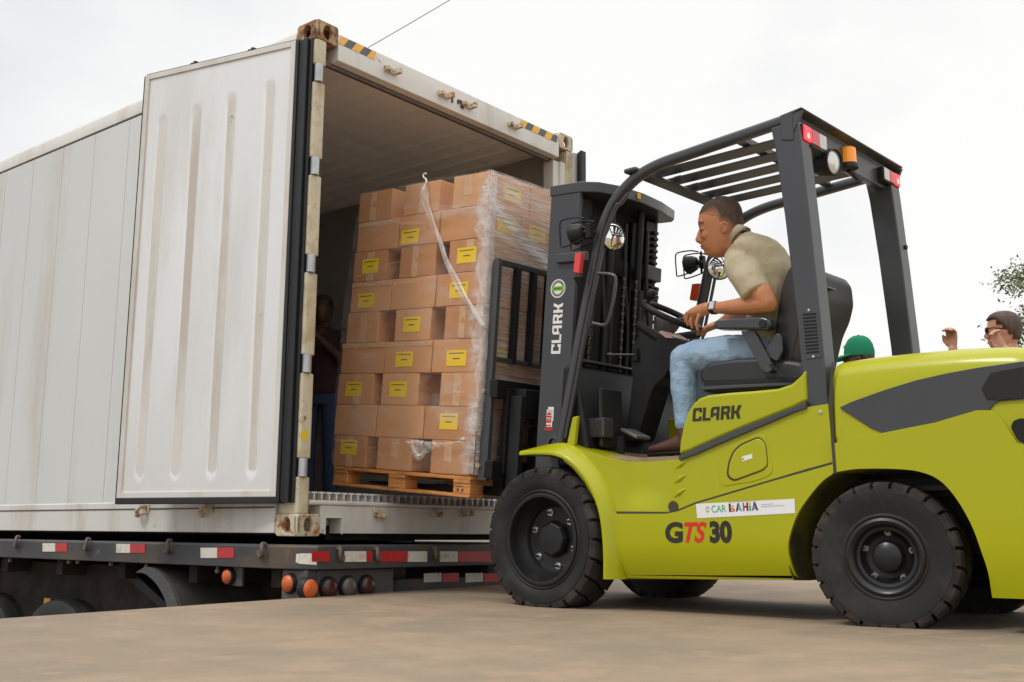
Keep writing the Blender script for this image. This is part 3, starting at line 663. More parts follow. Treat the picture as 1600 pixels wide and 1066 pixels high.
# lower counterweight with the rear arch, slightly proud
arch_r = [(1301, 739), (1340, 733), (1400, 733), (1440, 738), (1470, 752), (1495, 780), (1518, 820), (1533, 860), (1543, 895), (1546, 935)]
arch_r = spline(arch_r, 5)
cwp = xz([(1300, 693), (1340, 684), (1400, 672), (1460, 660), (1525, 641), (1548, 641), (1560, 650), (1588, 692)], .575)
cwq = cwp + [(-2.36, .68), (-2.50, .60), (-2.50, .20), (-2.44, .152)] + list(reversed(xz(arch_r, .565)))
for s in (1, -1):
    mb = MB(); mb.prism(cwq, s*.30, s*.568); curve(mb, lambda x, z: -.03*max(0, (-x-2.2)/.3)**2 - .03*max(0, (.34-z)/.18)**2, .15, .95, 8, -2.52, -1.95, 10); mb.build('counterweight', LIME, fk, bevel=.016, seg=4)
mb = MB(); mb.prism([(-2.12, .16), (-2.47, .16), (-2.52, .25), (-2.52, .95), (-2.12, .95)], -.299, .299); mb.build('counterweight_core', LIME, fk, bevel=.02, seg=3)
# inner side of rear wheel house
mb = MB(); mb.box(-2.30, -1.42, .12, .299, .62, .70); mb.box(-2.08, -1.42, .12, .25, .36, .66); mb.box(-2.02, -1.72, .26, .46, .545, .565); mb.build('wheel_house', BLACK, fk)
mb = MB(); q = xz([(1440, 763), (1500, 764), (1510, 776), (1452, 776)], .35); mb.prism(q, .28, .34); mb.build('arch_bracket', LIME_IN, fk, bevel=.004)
# dark side panel on the hood: two shapes plus the grille
blk = [(1311, 637), (1330, 628), (1380, 610), (1430, 594.5), (1480, 583), (1530, 574), (1600, 564), (1600, 624), (1562, 627), (1552, 632), (1546, 641), (1530, 645), (1460, 660), (1400, 674), (1381, 677.5), (1360, 669)]
side_poly(blk, .535, .5575, GREYB, 'hood_side_panel', bevel=.006, both=True, r=.008)
g2 = [(1548, 582), (1600, 572), (1600, 622), (1560, 626), (1541, 624), (1533, 607)]
gr = side_poly(g2, .5578, .562, BLACKP, 'air_grille', bevel=.003, both=True)
vent = [(1583, 658), (1592, 654), (1612, 654), (1612, 700), (1590, 688), (1579, 668)]
side_poly(vent, .5682, .5705, BLACK, 'side_vent', both=True, r=.01)
for s in (1, -1):
    gq = xz([(1294.5, 633), (1299.5, 566), (1302, 566), (1301.5, 640), (1307.5, 741), (1303.5, 741), (1297, 640)], .552); mb = MB(); mb.prism(gq, s*.5505, s*.5535); mb.build('panel_gap', INK, fk, smooth=False)
    gq = xz([(1298.2, 682), (1303, 682), (1307.5, 740), (1302.5, 740)], .568); mb = MB(); mb.prism(gq, s*.552, s*.5692); mb.build('panel_gap', INK, fk, smooth=False)
# ---- lettering
FONT = {'C': [[(0,0),(4,0),(4,2),(2.9,2),(2.9,1.1),(1.2,1.1),(1.2,4.9),(2.9,4.9),(2.9,4),(4,4),(4,6),(.5,6),(0,5.5)]],
 'L': [[(0,0),(3.6,0),(3.6,1.1),(1.2,1.1),(1.2,6),(0,6)]],
 'A': [[(0,1.35),(1.15,1.35),(1.15,4.9),(2.6,4.9),(2.6,0),(3.8,0),(3.8,6),(.9,6),(0,5.1)], [(1.15,2.1),(2.6,2.1),(2.6,3.1),(1.15,3.1)]],
 'R': [[(0,0),(1.2,0),(1.2,6),(0,6)], [(1.2,4.9),(2.7,4.9),(2.7,3.5),(1.2,3.5),(1.2,2.4),(2.2,2.4),(2.8,0),(4.1,0),(3.35,2.6),(3.9,3.1),(3.9,5.5),(3.4,6),(1.2,6)]],
 'K': [[(0,0),(1.2,0),(1.2,6),(0,6)], [(1.2,2.4),(2.0,2.4),(2.8,0),(4.1,0),(3.2,3.0),(4.2,6),(2.9,6),(2.1,3.6),(1.2,3.6)]]}
def block_text(txt, T, h, m, nm, parent, slant=0, sx=1.0, adv=4.55):
    mb = MB(T); k = h/6; x = 0
    for ch in txt:
        for poly in FONT[ch]:
            q = [((x + p[0]*sx + p[1]*slant)*k, p[1]*k) for p in poly]
            mb.prism(q, 0, .0012, 'Z')
        x += {'L': 3.55}.get(ch, adv)*sx
    return mb.build(nm, m, parent, smooth=False)
def font_text(txt, T, h, m, nm, parent, shear=0, sx=1, bold=.0, th=.0006):
    cu = bpy.data.curves.new('t', 'FONT'); cu.body = txt; cu.size = h/.70; cu.shear = shear; cu.offset = bold*h; cu.extrude = th; cu.resolution_u = 6
    to = bpy.data.objects.new('t', cu); me = bpy.data.meshes.new_from_object(to); me.name = nm
    me.transform(T @ Matrix.Diagonal((sx, 1, 1, 1))); me.materials.clear(); me.materials.append(m)
    bpy.data.objects.remove(to); bpy.data.curves.remove(cu)
    o = bpy.data.objects.new(nm, me); COL.objects.link(o); o.parent = parent; return o
def sideT(u, u2, Y):
    "frame on the near side plane: origin at photo point u, text running towards u2"
    a = F(u, Y=Y); b = F(u2, Y=Y); d = (b - a); d.y = 0; L = d.length; d.normalize(); n = Vector((0, 1, 0)); up = n.cross(d)
    return Matrix(((d.x, up.x, n.x, a.x), (d.y, up.y, n.y, Y), (d.z, up.z, n.z, a.z), (0, 0, 0, 1))), L
T, L = sideT((1082, 658.5), (1154, 654), .5462); block_text('CLARK', T, L/4.36*1.08, TXTB, 'lettering', fk, slant=.10, sx=1.18)
T, L = sideT((1039, 846.5), (1146, 846), .5655)
def at(T, x, y=0): return T @ Matrix.Translation((x, y, 0))
hh = L*.235
font_text('G', at(T, 0), hh, TXTB, 'lettering', SK, shear=.05, sx=1.12, bold=.065)
font_text('TS', at(T, L*.245), hh, TXTR, 'lettering', SK, shear=.32, sx=.92, bold=.045)
font_text('30', at(T, L*.665), hh, TXTB, 'lettering', SK, sx=.93, bold=.075)
bq = [F(u, Y=.5656) for u in ((1087.5, 787.5), (1241.5, 779.5), (1242.5, 802), (1089.5, 810))]
mb = MB(); mb.hexa([(q.x, .5656, q.z) for q in bq], [(q.x, .5664, q.z) for q in bq]); bn = mb.build('white_banner', WHITE, SK, smooth=False)
T, L = sideT((1089, 806), (1242, 798), .5668); h = L*.060
mb = MB(T)
for i in range(8):
    a = i*pi/4; c = Vector((L*.118 + cos(a)*L*.0150, L*.052 + sin(a)*L*.023, 0)); mb.cyl(c, c + Vector((0, 0, .0006)), L*.0058, n=8)
mb.build('emblem', mat('emblem_brown', (.40, .22, .12), .5), bn)
font_text('CAR', at(T, L*.158, L*.022), L*.064, TXTG, 'lettering', bn, sx=.86, bold=.012)
x0 = L*.345
PIECES = [  # strokes of the five letters, each with its own colour
 ('k', [(0,0),(.26,0),(.26,1),(0,1)]), ('y', [(.26,.78),(.62,.78),(.74,.68),(.74,.60),(.62,.52),(.26,.52),(.26,.62),(.52,.62),(.52,.70),(.26,.70)]), ('r', [(.26,.40),(.66,.40),(.78,.30),(.78,.12),(.66,0),(.26,0),(.26,.14),(.54,.14),(.54,.28),(.26,.28)]),
 ('k', [(.90,0),(1.12,0),(1.42,1),(1.20,1)]), ('t', [(1.42,1),(1.20,1),(1.50,0),(1.74,0)]), ('p', [(1.14,.20),(1.48,.20),(1.44,.36),(1.18,.36)]),
 ('p', [(1.86,0),(2.08,0),(2.08,1),(1.86,1)]), ('k', [(2.08,.40),(2.36,.40),(2.36,.60),(2.08,.60)]), ('k', [(2.36,0),(2.58,0),(2.58,1),(2.36,1)]),
 ('g', [(2.70,0),(2.94,0),(2.94,.55),(2.70,.55)]), ('y', [(2.70,.56),(2.94,.56),(2.94,1),(2.70,1)]),
 ('b', [(3.04,0),(3.26,0),(3.54,1),(3.32,1)]), ('k', [(3.54,1),(3.32,1),(3.62,0),(3.86,0)]), ('r', [(3.28,.20),(3.60,.20),(3.56,.36),(3.32,.36)])]
PC = dict(k=(.03, .022, .02), y=(.72, .42, .02), r=(.62, .06, .03), t=(.05, .42, .48), p=(.62, .04, .20), g=(.08, .36, .12), b=(.04, .20, .45))
PM_ = {k_: mat('banner_ink_' + {'k': 'black', 'y': 'yellow', 'r': 'red', 't': 'teal', 'p': 'pink', 'g': 'green', 'b': 'blue'}[k_], v_, .5, var=.02) for k_, v_ in PC.items()}
keys = list(PC); mb = MB(T); kx = L*.0772; kh = L*.074
for c_, poly in PIECES: mb.mi = keys.index(c_); mb.prism([(x0 + p[0]*kx, L*.020 + p[1]*kh) for p in poly], 0, .0007, 'Z')
mb.build('lettering', [PM_[k_] for k_ in keys], bn, smooth=False)
mb = MB(T)
rr = random.Random(2); x = x0
while x < x0 + L*.29: w_ = rr.uniform(.004, .010)*L; mb.box(x, x+w_, L*.103, L*.110, 0, .0006); x += w_ + L*.003
for yy, xe in ((.066, .80), (.048, .90)):
    x = L*.675
    while x < L*xe: w_ = rr.uniform(.004, .012)*L; mb.box(x, x+w_, L*yy, L*(yy+.006), 0, .0006); x += w_ + L*.003
mb.build('small_print', mat('grey_print', (.45, .45, .47), .5), bn, smooth=False)

NUT = mat('dull_nut', (.26, .25, .23), .45, metal=.6)
# ---- wheels
def wheel(c, yaw, r, wd, front, out=1):
    "out = +1: outer face towards +Y"
    T = Matrix.Translation(c) @ mz(yaw) @ Matrix.Diagonal((1, out, 1, 1)); h = wd/2
    rr_ = r*.60 if front else r*.47
    mb = MB(T)
    mb.lathe([(rr_, h*.55), (rr_+.006, h*.82), (rr_+.022, h*.90), (rr_+.03, h*.86), (r*.74, h*.965), (r*.80, h*.985), (r*.86, h*.985), (r*.865, h*.955), (r*.90, h*.95), (r-.030, h*.88), (r-.022, h*.70), (r-.022, -h*.70), (r-.03, -h*.88), (r*.86, -h*.98), (rr_+.02, -h*.9), (rr_, -h*.55)], (0, 0, 0), (0, 1, 0), n=72)
    ty = mb.build('wheel', RUBBER, fk)
    # tread blocks: two staggered rows, each wrapping over its shoulder
    mb = MB(T); nl = 23 if front else 24; st = 2*pi/nl
    for s in (1, -1):
        for i in range(nl):
            a0 = (i + (.5 if s < 0 else 0))*st
            pr = [(r*.868, h*.962, 0), (r-.040, h*.975, 0), (r-.012, h*.93, .0), (r-.002, h*.80, .02), (r, h*.40, .10), (r, -h*.05, .24)]
            pin = [(r*.868, h*.93, 0), (r-.05, h*.90, 0), (r-.030, h*.86, 0), (r-.026, h*.75, .02), (r-.026, h*.4, .10), (r-.026, -h*.05, .24)]
            def ringof(k):
                o_ = []
                for (pp, sg) in ((pr, -1), (pr, 1), (pin, 1), (pin, -1)):
                    rad, y, sk = pp[k]; wdt = st*(.405 if k > 1 else .40 if k == 1 else .36); wdt += (.03*st if pp is pin else 0)
                    a = a0 + (sk if s > 0 else -sk + .24)*st*2.0 + sg*wdt
                    o_.append(mb.v((rad*cos(a), s*y, rad*sin(a))))
                return o_
            mb.skin([ringof(k) for k in range(6)])
    mb.build('tread', RUBBERD, ty, bevel=.004, seg=2)
    mb = MB(T)
    if front: prof = [(rr_+.012, h*.90), (rr_+.004, h*.93), (rr_-.008, h*.90), (rr_-.016, h*.70), (rr_-.022, h*.40), (rr_-.045, h*.20), (rr_-.055, -h*.02), (rr_-.085, -h*.06), (.04, -h*.06)]
    else: prof = [(rr_+.012, h*.90), (rr_+.002, h*.95), (rr_-.012, h*.88), (rr_-.022, h*.62), (rr_-.034, h*.58), (rr_-.044, h*.30), (rr_-.06, h*.20), (.03, h*.20)]
    mb.lathe(prof, (0, 0, 0), (0, 1, 0), n=64); rm = mb.build('rim', RIM, ty, ang=50)
    mb = MB(T)
    if front:
        mb.lathe([(.092, -h*.07), (.092, h*.10), (.078, h*.26), (.001, h*.29)], (0, 0, 0), (0, 1, 0), n=8)
    else:
        mb.lathe([(.060, h*.18), (.060, h*.42), (.055, h*.56), (.036, h*.68), (.012, h*.72), (.001, h*.72)], (0, 0, 0), (0, 1, 0), n=32)
    mb.build('hub', RIM, rm, bevel=.004 if front else 0)
    nb = 6 if front else 5; rb = .132 if front else .098; yb = -h*.06 if front else h*.20
    for i in range(nb):
        a = 2*pi*i/nb + (.35 if front else .35); c2 = Vector((rb*cos(a), yb, rb*sin(a)))
        mb = MB(T); mb.cyl(c2, c2 + Vector((0, .007, 0)), .017, n=16); mb.cyl(c2 + Vector((0, .007, 0)), c2 + Vector((0, .021, 0)), .0125, n=6); mb.mi = 1; mb.cyl(c2 + Vector((0, .021, 0)), c2 + Vector((0, .028, 0)), .007, n=10)
        mb.build('wheel_nut', [STEEL if front else NUT, BLACK], rm, smooth=False)
wheel((0, .495, .353), 0, .353, .235, True, 1)
wheel((0, -.495, .353), 0, .353, .235, True, -1)
wheel((-WB, .475, .292), R(9), .292, .19, False, 1)
wheel((-WB, -.475, .292), R(9), .292, .19, False, -1)

# ---- overhead guard
leg = [(-.070, .740), (-.088, .80), (-.177, 1.24), (-.255, 1.56), (-.332, 1.815), (-.372, 1.93), (-.42, 2.025), (-.48, 2.085), (-.56, 2.130), (-.66, 2.155), (-.80, 2.163), (-1.05, 2.163), (-1.30, 2.160), (-1.385, 2.158)]
legq = xz([(882, 707), (890, 668), (905, 588), (922, 495), (940, 408), (950, 360), (962, 322), (980, 293), (1003, 271), (1035, 254), (1075, 240), (1130, 221), (1190, 200.5), (1236, 184.5)], .5)
legq = [(x + .036*min(1, max(0, (2.12-z)/.2)), z - .004) for x, z in legq]
legs = spline(legq, 5)
for s in (1, -1):
    mb = MB(); mb.tube([(x, s*.5, z) for x, z in legs], 1, sec=rsec(.046, .056, .014), ref=(0, 1, 0)); mb.build('guard_leg', GREY, fk, ang=40)
    # raised bead along the inner edge of the leg
    mb = MB(); mb.tube([(x - .034 - .004*(z > 1.9), s*.522, z - .016 - (.02 if z > 2.0 else 0)) for x, z in legs[4:-30]], .009, n=8); mb.build('leg_bead', GREY, fk)
    pil = xz([(1204, 200), (1246, 186), (1252, 230), (1266, 350), (1281, 490), (1294, 631), (1294.5, 634), (1258, 640), (1245, 500), (1226, 340), (1212, 240)], .53)
    mb = MB(); mb.prism(pil, s*.43, s*.53); pl = mb.build('rear_pillar', GREY, fk, bevel=.010, seg=3)
    if s > 0:
        fr = xz([(1252, 487), (1278, 484), (1285, 558), (1259, 562)], .53); mb = MB(); mb.prism(fr, .5302, .533); gv = mb.build('pillar_grille', GREY, pl, bevel=.001)
        for i in range(12):
            z0 = 490.5 + i*5.4; q = xz([(1254.3 + i*.47, z0), (1274.5 + i*.5, z0 - 1.6), (1274.7 + i*.5, z0 + 1.2), (1254.5 + i*.47, z0 + 3)], .5335)
            mb = MB(); mb.prism(q, .5325, .5345); mb.build('grille_slot', BLACK, gv, smooth=False)
        for u in ((1264, 484.5), (1271, 557)):
            q = F(u, Y=.534); mb = MB(); mb.cyl((q.x, .5332, q.z), (q.x, .536, q.z), .006, n=8); mb.build('screw', STEEL, gv)
# roof slats and cross bars
for i in range(5):
    y = .315 - i*.158
    mb = MB(); mb.prism([(y-.054, 2.152), (y-.054, 2.160), (y+.054, 2.160), (y+.054, 2.152)], -1.36, -.525, 'X'); mb.build('roof_slat', GREY, fk, bevel=.003)
mb = MB(); mb.box(-.575, -.50, -.465, .545, 2.112, 2.138); mb.build('front_crossbar', GREY, fk, bevel=.012)
mb = MB(); mb.box(-1.10, -1.055, -.465, .465, 2.163, 2.195); mb.build('middle_crossbar', GREY, fk, bevel=.004)
for y in (.24, .08, -.08, -.24):
    mb = MB(); mb.box(-.64, -.60, y-.008, y+.008, 2.110, 2.147); mb.build('slat_tab', GREY, fk)
# rear header with lamps
XR = -1.405
mb = MB(); mb.prism([(XR+.06, 2.08), (XR+.03, 2.07), (XR, 2.065), (XR, 2.185), (XR-.045, 2.197), (XR-.045, 2.205), (XR+.06, 2.192)], -.548, .535); mb.build('rear_header', GREY, fk, bevel=.004)
for ya, yb_ in ((.515, .534), (-.547, -.53)):
    mb = MB(); mb.prism([(XR-.001, 2.10), (XR-.045, 2.19), (XR-.001, 2.184)], ya, yb_); mb.build('header_end', GREY, fk)
def lampbar(y0, y1, z0, z1, red_at):
    mb = MB(); mb.box(XR-.030, XR-.0005, y0, y1, z0, z1); lb = mb.build('tail_light', BLACKP, fk, bevel=.004)
    n_ = 3; w_ = (y1-y0)/n_
    for i in range(n_):
        k = i if red_at == 0 else n_-1-i
        m_ = (CLEARL, REDL, REDG)[k] if red_at == 0 else (CLEARL, REDL, REDG)[k]
        a = y0 + i*w_ + .003; b = a + w_ - .006
        mb = MB(); mb.box(XR-.038, XR-.0305, a, b, z0+.006, z1-.006); ln = mb.build('tail_lens', m_, lb, bevel=.004)
        if m_ is REDG:
            mb = MB(); mb.cyl((XR-.0382, (a+b)/2, z0+.03), (XR-.0395, (a+b)/2, z0+.03), .013, n=14); mb.build('bulb_glow', REDH, ln)
lampbar(.285, .505, 2.062, 2.142, 0)
lampbar(-.525, -.335, 2.085, 2.158, 1)
mb = MB(); mb.prism([(XR+.02, 2.085), (XR-.02, 2.085), (XR-.04, 2.055), (XR-.02, 2.035), (XR+.02, 2.045)], .22, .44); mb.build('lamp_bracket', BLACKP, fk, bevel=.004)
# round work lamp and amber beacon under the header
q = F((1303, 253), X=XR-.05); c = Vector((XR-.03, q.y, q.z)); ax = Vector((-1, .15, -.12)).normalized()
mb = MB(); mb.lathe([(.02, -.075), (.042, -.07), (.057, -.045), (.063, .0), (.063, .026), (.058, .030), (.053, .020)], c, ax, n=32); wl = mb.build('work_lamp', BLACKP, fk)
mb = MB(); mb.lathe([(.001, .030), (.025, .027), (.046, .022), (.055, .017)], c, ax, n=32); mb.build('lamp_glass', GLASSL, wl)
mb = MB(); mb.tube([c - ax*.04, c + Vector((.03, -.01, .06)), c + Vector((.06, -.01, .09))], .014, n=8); mb.build('lamp_arm', BLACKP, wl)
q = F((1329, 255), X=XR-.02); c = Vector((XR-.01, q.y, q.z))
mb = MB(); mb.lathe([(.001, .078), (.030, .076), (.036, .070), (.038, .0), (.038, -.002)], c, (0, 0, 1), n=28); bc = mb.build('amber_beacon', mat('beacon_amber', (.85, .26, .015), .2, coat=.5, emit=(1, .35, .02), es=.25), fk)
mb = MB(); mb.lathe([(.04, 0), (.044, -.012), (.044, -.024), (.03, -.03), (.001, -.03)], c - Vector((0, 0, .002)), (0, 0, 1), n=28); mb.tube([c + Vector((0, 0, -.03)), c + Vector((0, -.08, -.05)), c + Vector((.02, -.17, -.03)), c + Vector((.04, -.2, .0))], .014, n=8); mb.build('beacon_base', BLACKP, bc)
q = F((1416, 388), Y=-.52); mb = MB(); mb.cyl((q.x+.03, -.50, q.z), (q.x-.012, -.50, q.z), .012, n=10); mb.build('pillar_bolt', BLACK, fk)
# grab handle on the near front leg
hp = [F(u, Y=.535) for u in ((934, 427), (955, 429), (962, 437), (958, 470), (951, 500), (944, 508), (926, 505))]
mb = MB(); mb.tube(spline([tuple(q) for q in hp], 4), .0085, n=8); mb.build('grab_handle', GREY, fk)

# ---- work lamps, mirrors and markers on the front legs
def headlamp(c, Ys, k=1.0):
    c = Vector(c); k0 = .74; SC = Matrix.Translation(c) @ Matrix.Scale(k0, 4) @ Matrix.Translation(-c); ax = Vector((1, 0, -.12)).normalized(); s_ = 1 if Ys > 0 else -1
    mb = MB(SC); mb.lathe([(.022, -.075), (.045, -.07), (.062, -.04), (.07, 0), (.072, .022), (.06, .024), (.055, .014), (.001, .010)], c, ax, n=12); hd = mb.build('headlamp', BLACKP, fk, bevel=.003)
    mb = MB(SC)
    for i in range(5): mb.lathe([(.071 - i*.003, .016 - i*.012), (.075 - i*.003, .013 - i*.012), (.071 - i*.003, .008 - i*.012)], c, ax, n=24)
    mb.build('cooling_fin', BLACKP, hd)
    w1 = [(-.12, .075), (-.05, .095), (.05, .10), (.082, .09), (.09, .06), (.085, -.06), (.08, -.085), (.05, -.09), (-.06, -.075), (-.11, -.06)]
    for yy in (.055, -.055):
        mb = MB(SC); mb.tube(spline([tuple(c + Vector((x, yy, z))) for x, z in w1], 3), .0055, n=8); mb.build('lamp_cage', BLACK, hd)
    mb = MB(SC); mb.tube([c + Vector((-.07, 0, -.0)), c + Vector((-.12, -.01*s_, 0)), c + Vector((-.13, -.05*s_, -.01))], .016, n=8); mb.cyl(c + Vector((-.11, -.0, -.09)), c + Vector((-.11, 0, .09)), .010, n=8); mb.box(c.x-.14, c.x-.10, c.y-.02, c.y+.02, c.z-.05, c.z+.05); mb.build('lamp_mount', BLACK, hd, bevel=.003)
q = F((899, 366), Y=.58); headlamp(q, 1)
q = F((1077, 414), Y=-.56); headlamp(q, -1)
def mirror(u, Y, rx, rz, ax):
    q = F(u, Y=Y); mb = MB(); ax = Vector(ax).normalized()
    mb.lathe([(.001, .018), (rx*.5, .015), (rx*.85, .007), (rx, 0)], q, ax, n=32); m_ = mb.build('mirror_glass', CHROME, None); 
    mb = MB(); mb.lathe([(rx*1.0, .003), (rx*1.08, 0), (rx*1.05, -.012), (rx*.6, -.03), (.001, -.035)], q, ax, n=32); b_ = mb.build('mirror', BLACKP, fk); m_.parent = b_
    return b_, q
b_, q = mirror((958.5, 370), .44, .068, .068, (-1, .35, -.05))
mb = MB(); mb.tube([q + Vector((.02, 0, 0)), q + Vector((.05, .03, -.03)), q + Vector((.07, .06, -.04))], .007, n=8); mb.build('mirror_stalk', BLACK, b_)
b_, q = mirror((1123.5, 418), -.44, .066, .066, (-1, .8, -.05))
mb = MB(); mb.tube([q + Vector((.02, 0, 0)), q + Vector((.08, -.06, .0))], .007, n=8); mb.build('mirror_stalk', BLACK, b_)
mk = mat('red_marker', (.70, .05, .05), .3, coat=.3, var=.1); mo = mat('orange_marker', (.75, .085, .01), .3, coat=.3)
q = [F(u, Y=.57) for u in ((904, 397.5), (914, 396), (910, 429), (901, 427))]
mb = MB(); mb.hexa([(p.x, .57, p.z) for p in q], [(p.x, .60, p.z) for p in q]); sg = mb.build('turn_signal', mk, fk, bevel=.004)
mb = MB(); p = F((905, 433), Y=.58); mb.lathe([(.014, .012), (.018, 0), (.030, -.006), (.024, -.012), (.012, -.03), (.001, -.03)], (p.x, .58, p.z), (0, 0, 1), n=18); mb.build('signal_socket', BLACKP, sg)
q = [F(u, Y=-.56) for u in ((1089, 446), (1101, 445), (1097, 471), (1085, 471))]
mb = MB(); mb.hexa([(p.x, -.56, p.z) for p in q], [(p.x, -.505, p.z) for p in q]); mb.build('turn_signal', mo, fk, bevel=.004)

# ---- mast (tilted back with its load)
def mprism(pts, y0, y1, m, nm, parent=fk, bevel=.003, **k):
    mb = MB(MAST); mb.prism(pts, y0, y1); return mb.build(nm, m, parent, bevel=bevel, **k)
ZT = 1.726
ms = mprism([(.062, .10), (.262, .10), (.262, ZT), (.062, ZT-.02)], .335, .36, GREY, 'mast', bevel=.003)
def mpart(nm, m, fn, bevel=.003, **k):
    mb = MB(MAST); fn(mb); return mb.build(nm, m, ms, bevel=bevel, **k)
mpart('mast_rail', BLACK, lambda mb: (mb.box(.062, .078, .25, .3345, .1, ZT-.05), mb.box(.246, .262, .25, .3345, .1, ZT-.05)))
mpart('mast_rail', BLACKP, lambda mb: (mb.box(.062, .262, -.36, -.335, .1, ZT), mb.box(.062, .078, -.3345, -.25, .1, ZT-.05), mb.box(.246, .262, -.3345, -.25, .1, ZT-.05)))
mpart('inner_rail', BLACK, lambda mb: (mb.box(.10, .235, .23, .249, .05, ZT-.07), mb.box(.10, .115, .17, .229, .05, ZT-.07), mb.box(.22, .235, .17, .229, .05, ZT-.07), mb.box(.10, .235, -.249, -.23, .05, ZT-.07), mb.box(.10, .115, -.229, -.17, .05, ZT-.07), mb.box(.22, .235, -.229, -.17, .05, ZT-.07)))
mpart('mast_cap', GREY, lambda mb: mb.prism([(.27, .365), (.06, .365), (-.02, .31), (-.07, .2), (-.09, 0), (-.07, -.2), (-.02, -.40), (.02, -.44), (.10, -.44), (.27, -.365)], ZT-.026, ZT+.032, 'Z'), bevel=.006)
for z in (1.33, .75, .2):
    mpart('mast_crossmember', BLACK, lambda mb: mb.box(.11, .22, -.165, .165, z, z+.09))
mpart('mast_bracket', GREY, lambda mb: mb.box(.01, .061, -.345, -.2, 1.33, 1.41), bevel=.006)
mpart('mast_bracket', GREY, lambda mb: mb.box(-.02, .185, .3605, .385, 1.325, 1.375), bevel=.006)
for y in (.13, -.13):
    mpart('lift_cylinder', BLACK, lambda mb: mb.cyl((.02, y, 0), (.02, y, 1.25), .034, n=20)); mpart('cylinder_rod', STEEL if False else BLACKP, lambda mb: mb.cyl((.02, y, 1.25), (.02, y, ZT-.03), .02, n=16))
def chain(x, y, z0, z1):
    def fn(mb):
        z = z0; k = 0
        while z < z1:
            d = .007 if k % 2 else .012
            mb.box(x-.007, x+.007, y-d, y+d, z, z+.021); z += .0235; k += 1
    return fn
CHN = mat('leaf_chain', (.05, .045, .04), .4, metal=.6, var=.4, scale=30)
for x, y in ((-.0, .285), (-.02, .05), (-.02, -.06), (.0, -.29)): mpart('lift_chain', CHN, chain(x, y, .05, 1.28), bevel=.001)
for y in (.20, .0, -.20): mpart('hydraulic_hose', BLACKP, lambda mb: mb.tube(spline([(.0, y, .1), (-.03, y+.02, .5), (-.02, y-.01, .95), (.0, y+.015, 1.3), (.02, y, 1.6)], 6), .011, n=8))
mpart('hose_guide', BLACKP, lambda mb: [mb.box(.035, .06, -.335, -.29, 1.15 + i*.035, 1.166 + i*.035) for i in range(14)])
mpart('mast_shroud', BLACK, lambda mb: mb.box(.14, .155, -.26, .26, .05, 1.72))
mpart('tilt_pivot', GREYB, lambda mb: (mb.lathe([(.001, .0), (.045, 0), (.06, .0), (.066, -.03)], (.12, .386, .375), (0, 1, 0), n=28), mb.lathe([(.028, .012), (.04, .012), (.04, 0), (.028, 0)], (.12, .386, .375), (0, 1, 0), n=24)))
mpart('mast_foot', GREYB, lambda mb: mb.box(.05, .25, .25, .334, -.15, .099))
cp = FM((1004, 316.5), X=-.06); mpart('cap_sticker', HAZY, lambda mb: mb.box(-.095, -.085, .035, .06, ZT-.012, ZT+.02))
# lettering up the near rail, round badge, small red sign
def mastT(u, Y=.3605):
    q = FM(u, Y=Y)      # text reads upwards: right = +Z, up = +X(forward = left in the picture)
    return MAST @ Matrix(((0, 1, 0, q.x), (0, 0, 1, Y), (1, 0, 0, q.z), (0, 0, 0, 1)))
q0 = FM((875, 553), Y=.36); q1 = FM((876, 474), Y=.36); ln_ = q1.z - q0.z
block_text('CLARK', mastT((875.5, 553)), ln_/4.36*1.03, TXTW, 'lettering', ms, sx=1.20, slant=0)
q = FM((872, 451), Y=.36); BT = MAST @ Matrix.Translation((q.x, .3605, q.z))
mb = MB(BT); mb.lathe([(.044, .0006), (.050, .0008), (.050, 0)], (0, 0, 0), (0, 1, 0), n=40); mb.lathe([(.0, .0006), (.030, .0006), (.030, 0)], (0, 0, 0), (0, 1, 0), n=40); bd = mb.build('round_badge', TXTW, ms, smooth=False)
mb = MB(BT); mb.box(-.042, .042, .0007, .0012, -.012, .012); mb.build('badge_band', mat('badge_green', (.22, .50, .02), .5), bd, smooth=False)
mb = MB(BT)
for i in range(26):
    a = 2*pi*i/26
    if abs(sin(a)) < .35: continue
    c = Vector((.037*cos(a), .0009, .037*sin(a))); mb.box(-.0022, .0022, -.0003, .0003, -.0035, .0035, T=Matrix.Translation(c) @ my(-a + pi/2))
for i in range(5): mb.box(-.026 + i*.011, -.019 + i*.011, .00125, .0015, -.005, .005)
mb.build('badge_letters', TXTB, bd, smooth=False)
mb = MB(BT)
for i in range(26):
    a = 2*pi*i/26
    if abs(sin(a)) < .35: continue
    c = Vector((.037*cos(a), .0006, .037*sin(a))); mb.box(-.003, .003, -.0003, .0002, -.005, .005, T=Matrix.Translation(c) @ my(-a + pi/2))
mb.build('badge_ring', TXTW, bd, smooth=False)
qa = FM((864, 673), Y=.36); qb = FM((853, 640), Y=.36); xa, xb = sorted((qa.x, qb.x))
ST = MAST
mb = MB(ST); mb.box(xa+.008, xb-.008, .3605, .361, qa.z+.018, qb.z); mb.box(xa+.002, xb-.016, .3605, .361, qa.z+.05, qb.z+.014); sg = mb.build('red_sign', TXTW, ms, smooth=False)
mb = MB(ST)
for (a, b, c, d) in ((0, 1, 0, .10), (.30, .55, .2, .28), (.62, .85, .2, .28), (.25, .9, .36, .44), (.3, .5, .44, .56), (.6, .82, .44, .56), (.25, .92, .62, .70), (.35, .8, .74, .84)):
    mb.box(xa + (xb-xa)*a, xa + (xb-xa)*b, .3611, .3615, qa.z + (qb.z-qa.z)*c, qa.z + (qb.z-qa.z)*d)
mb.build('red_figure', TXTR, sg, smooth=False)
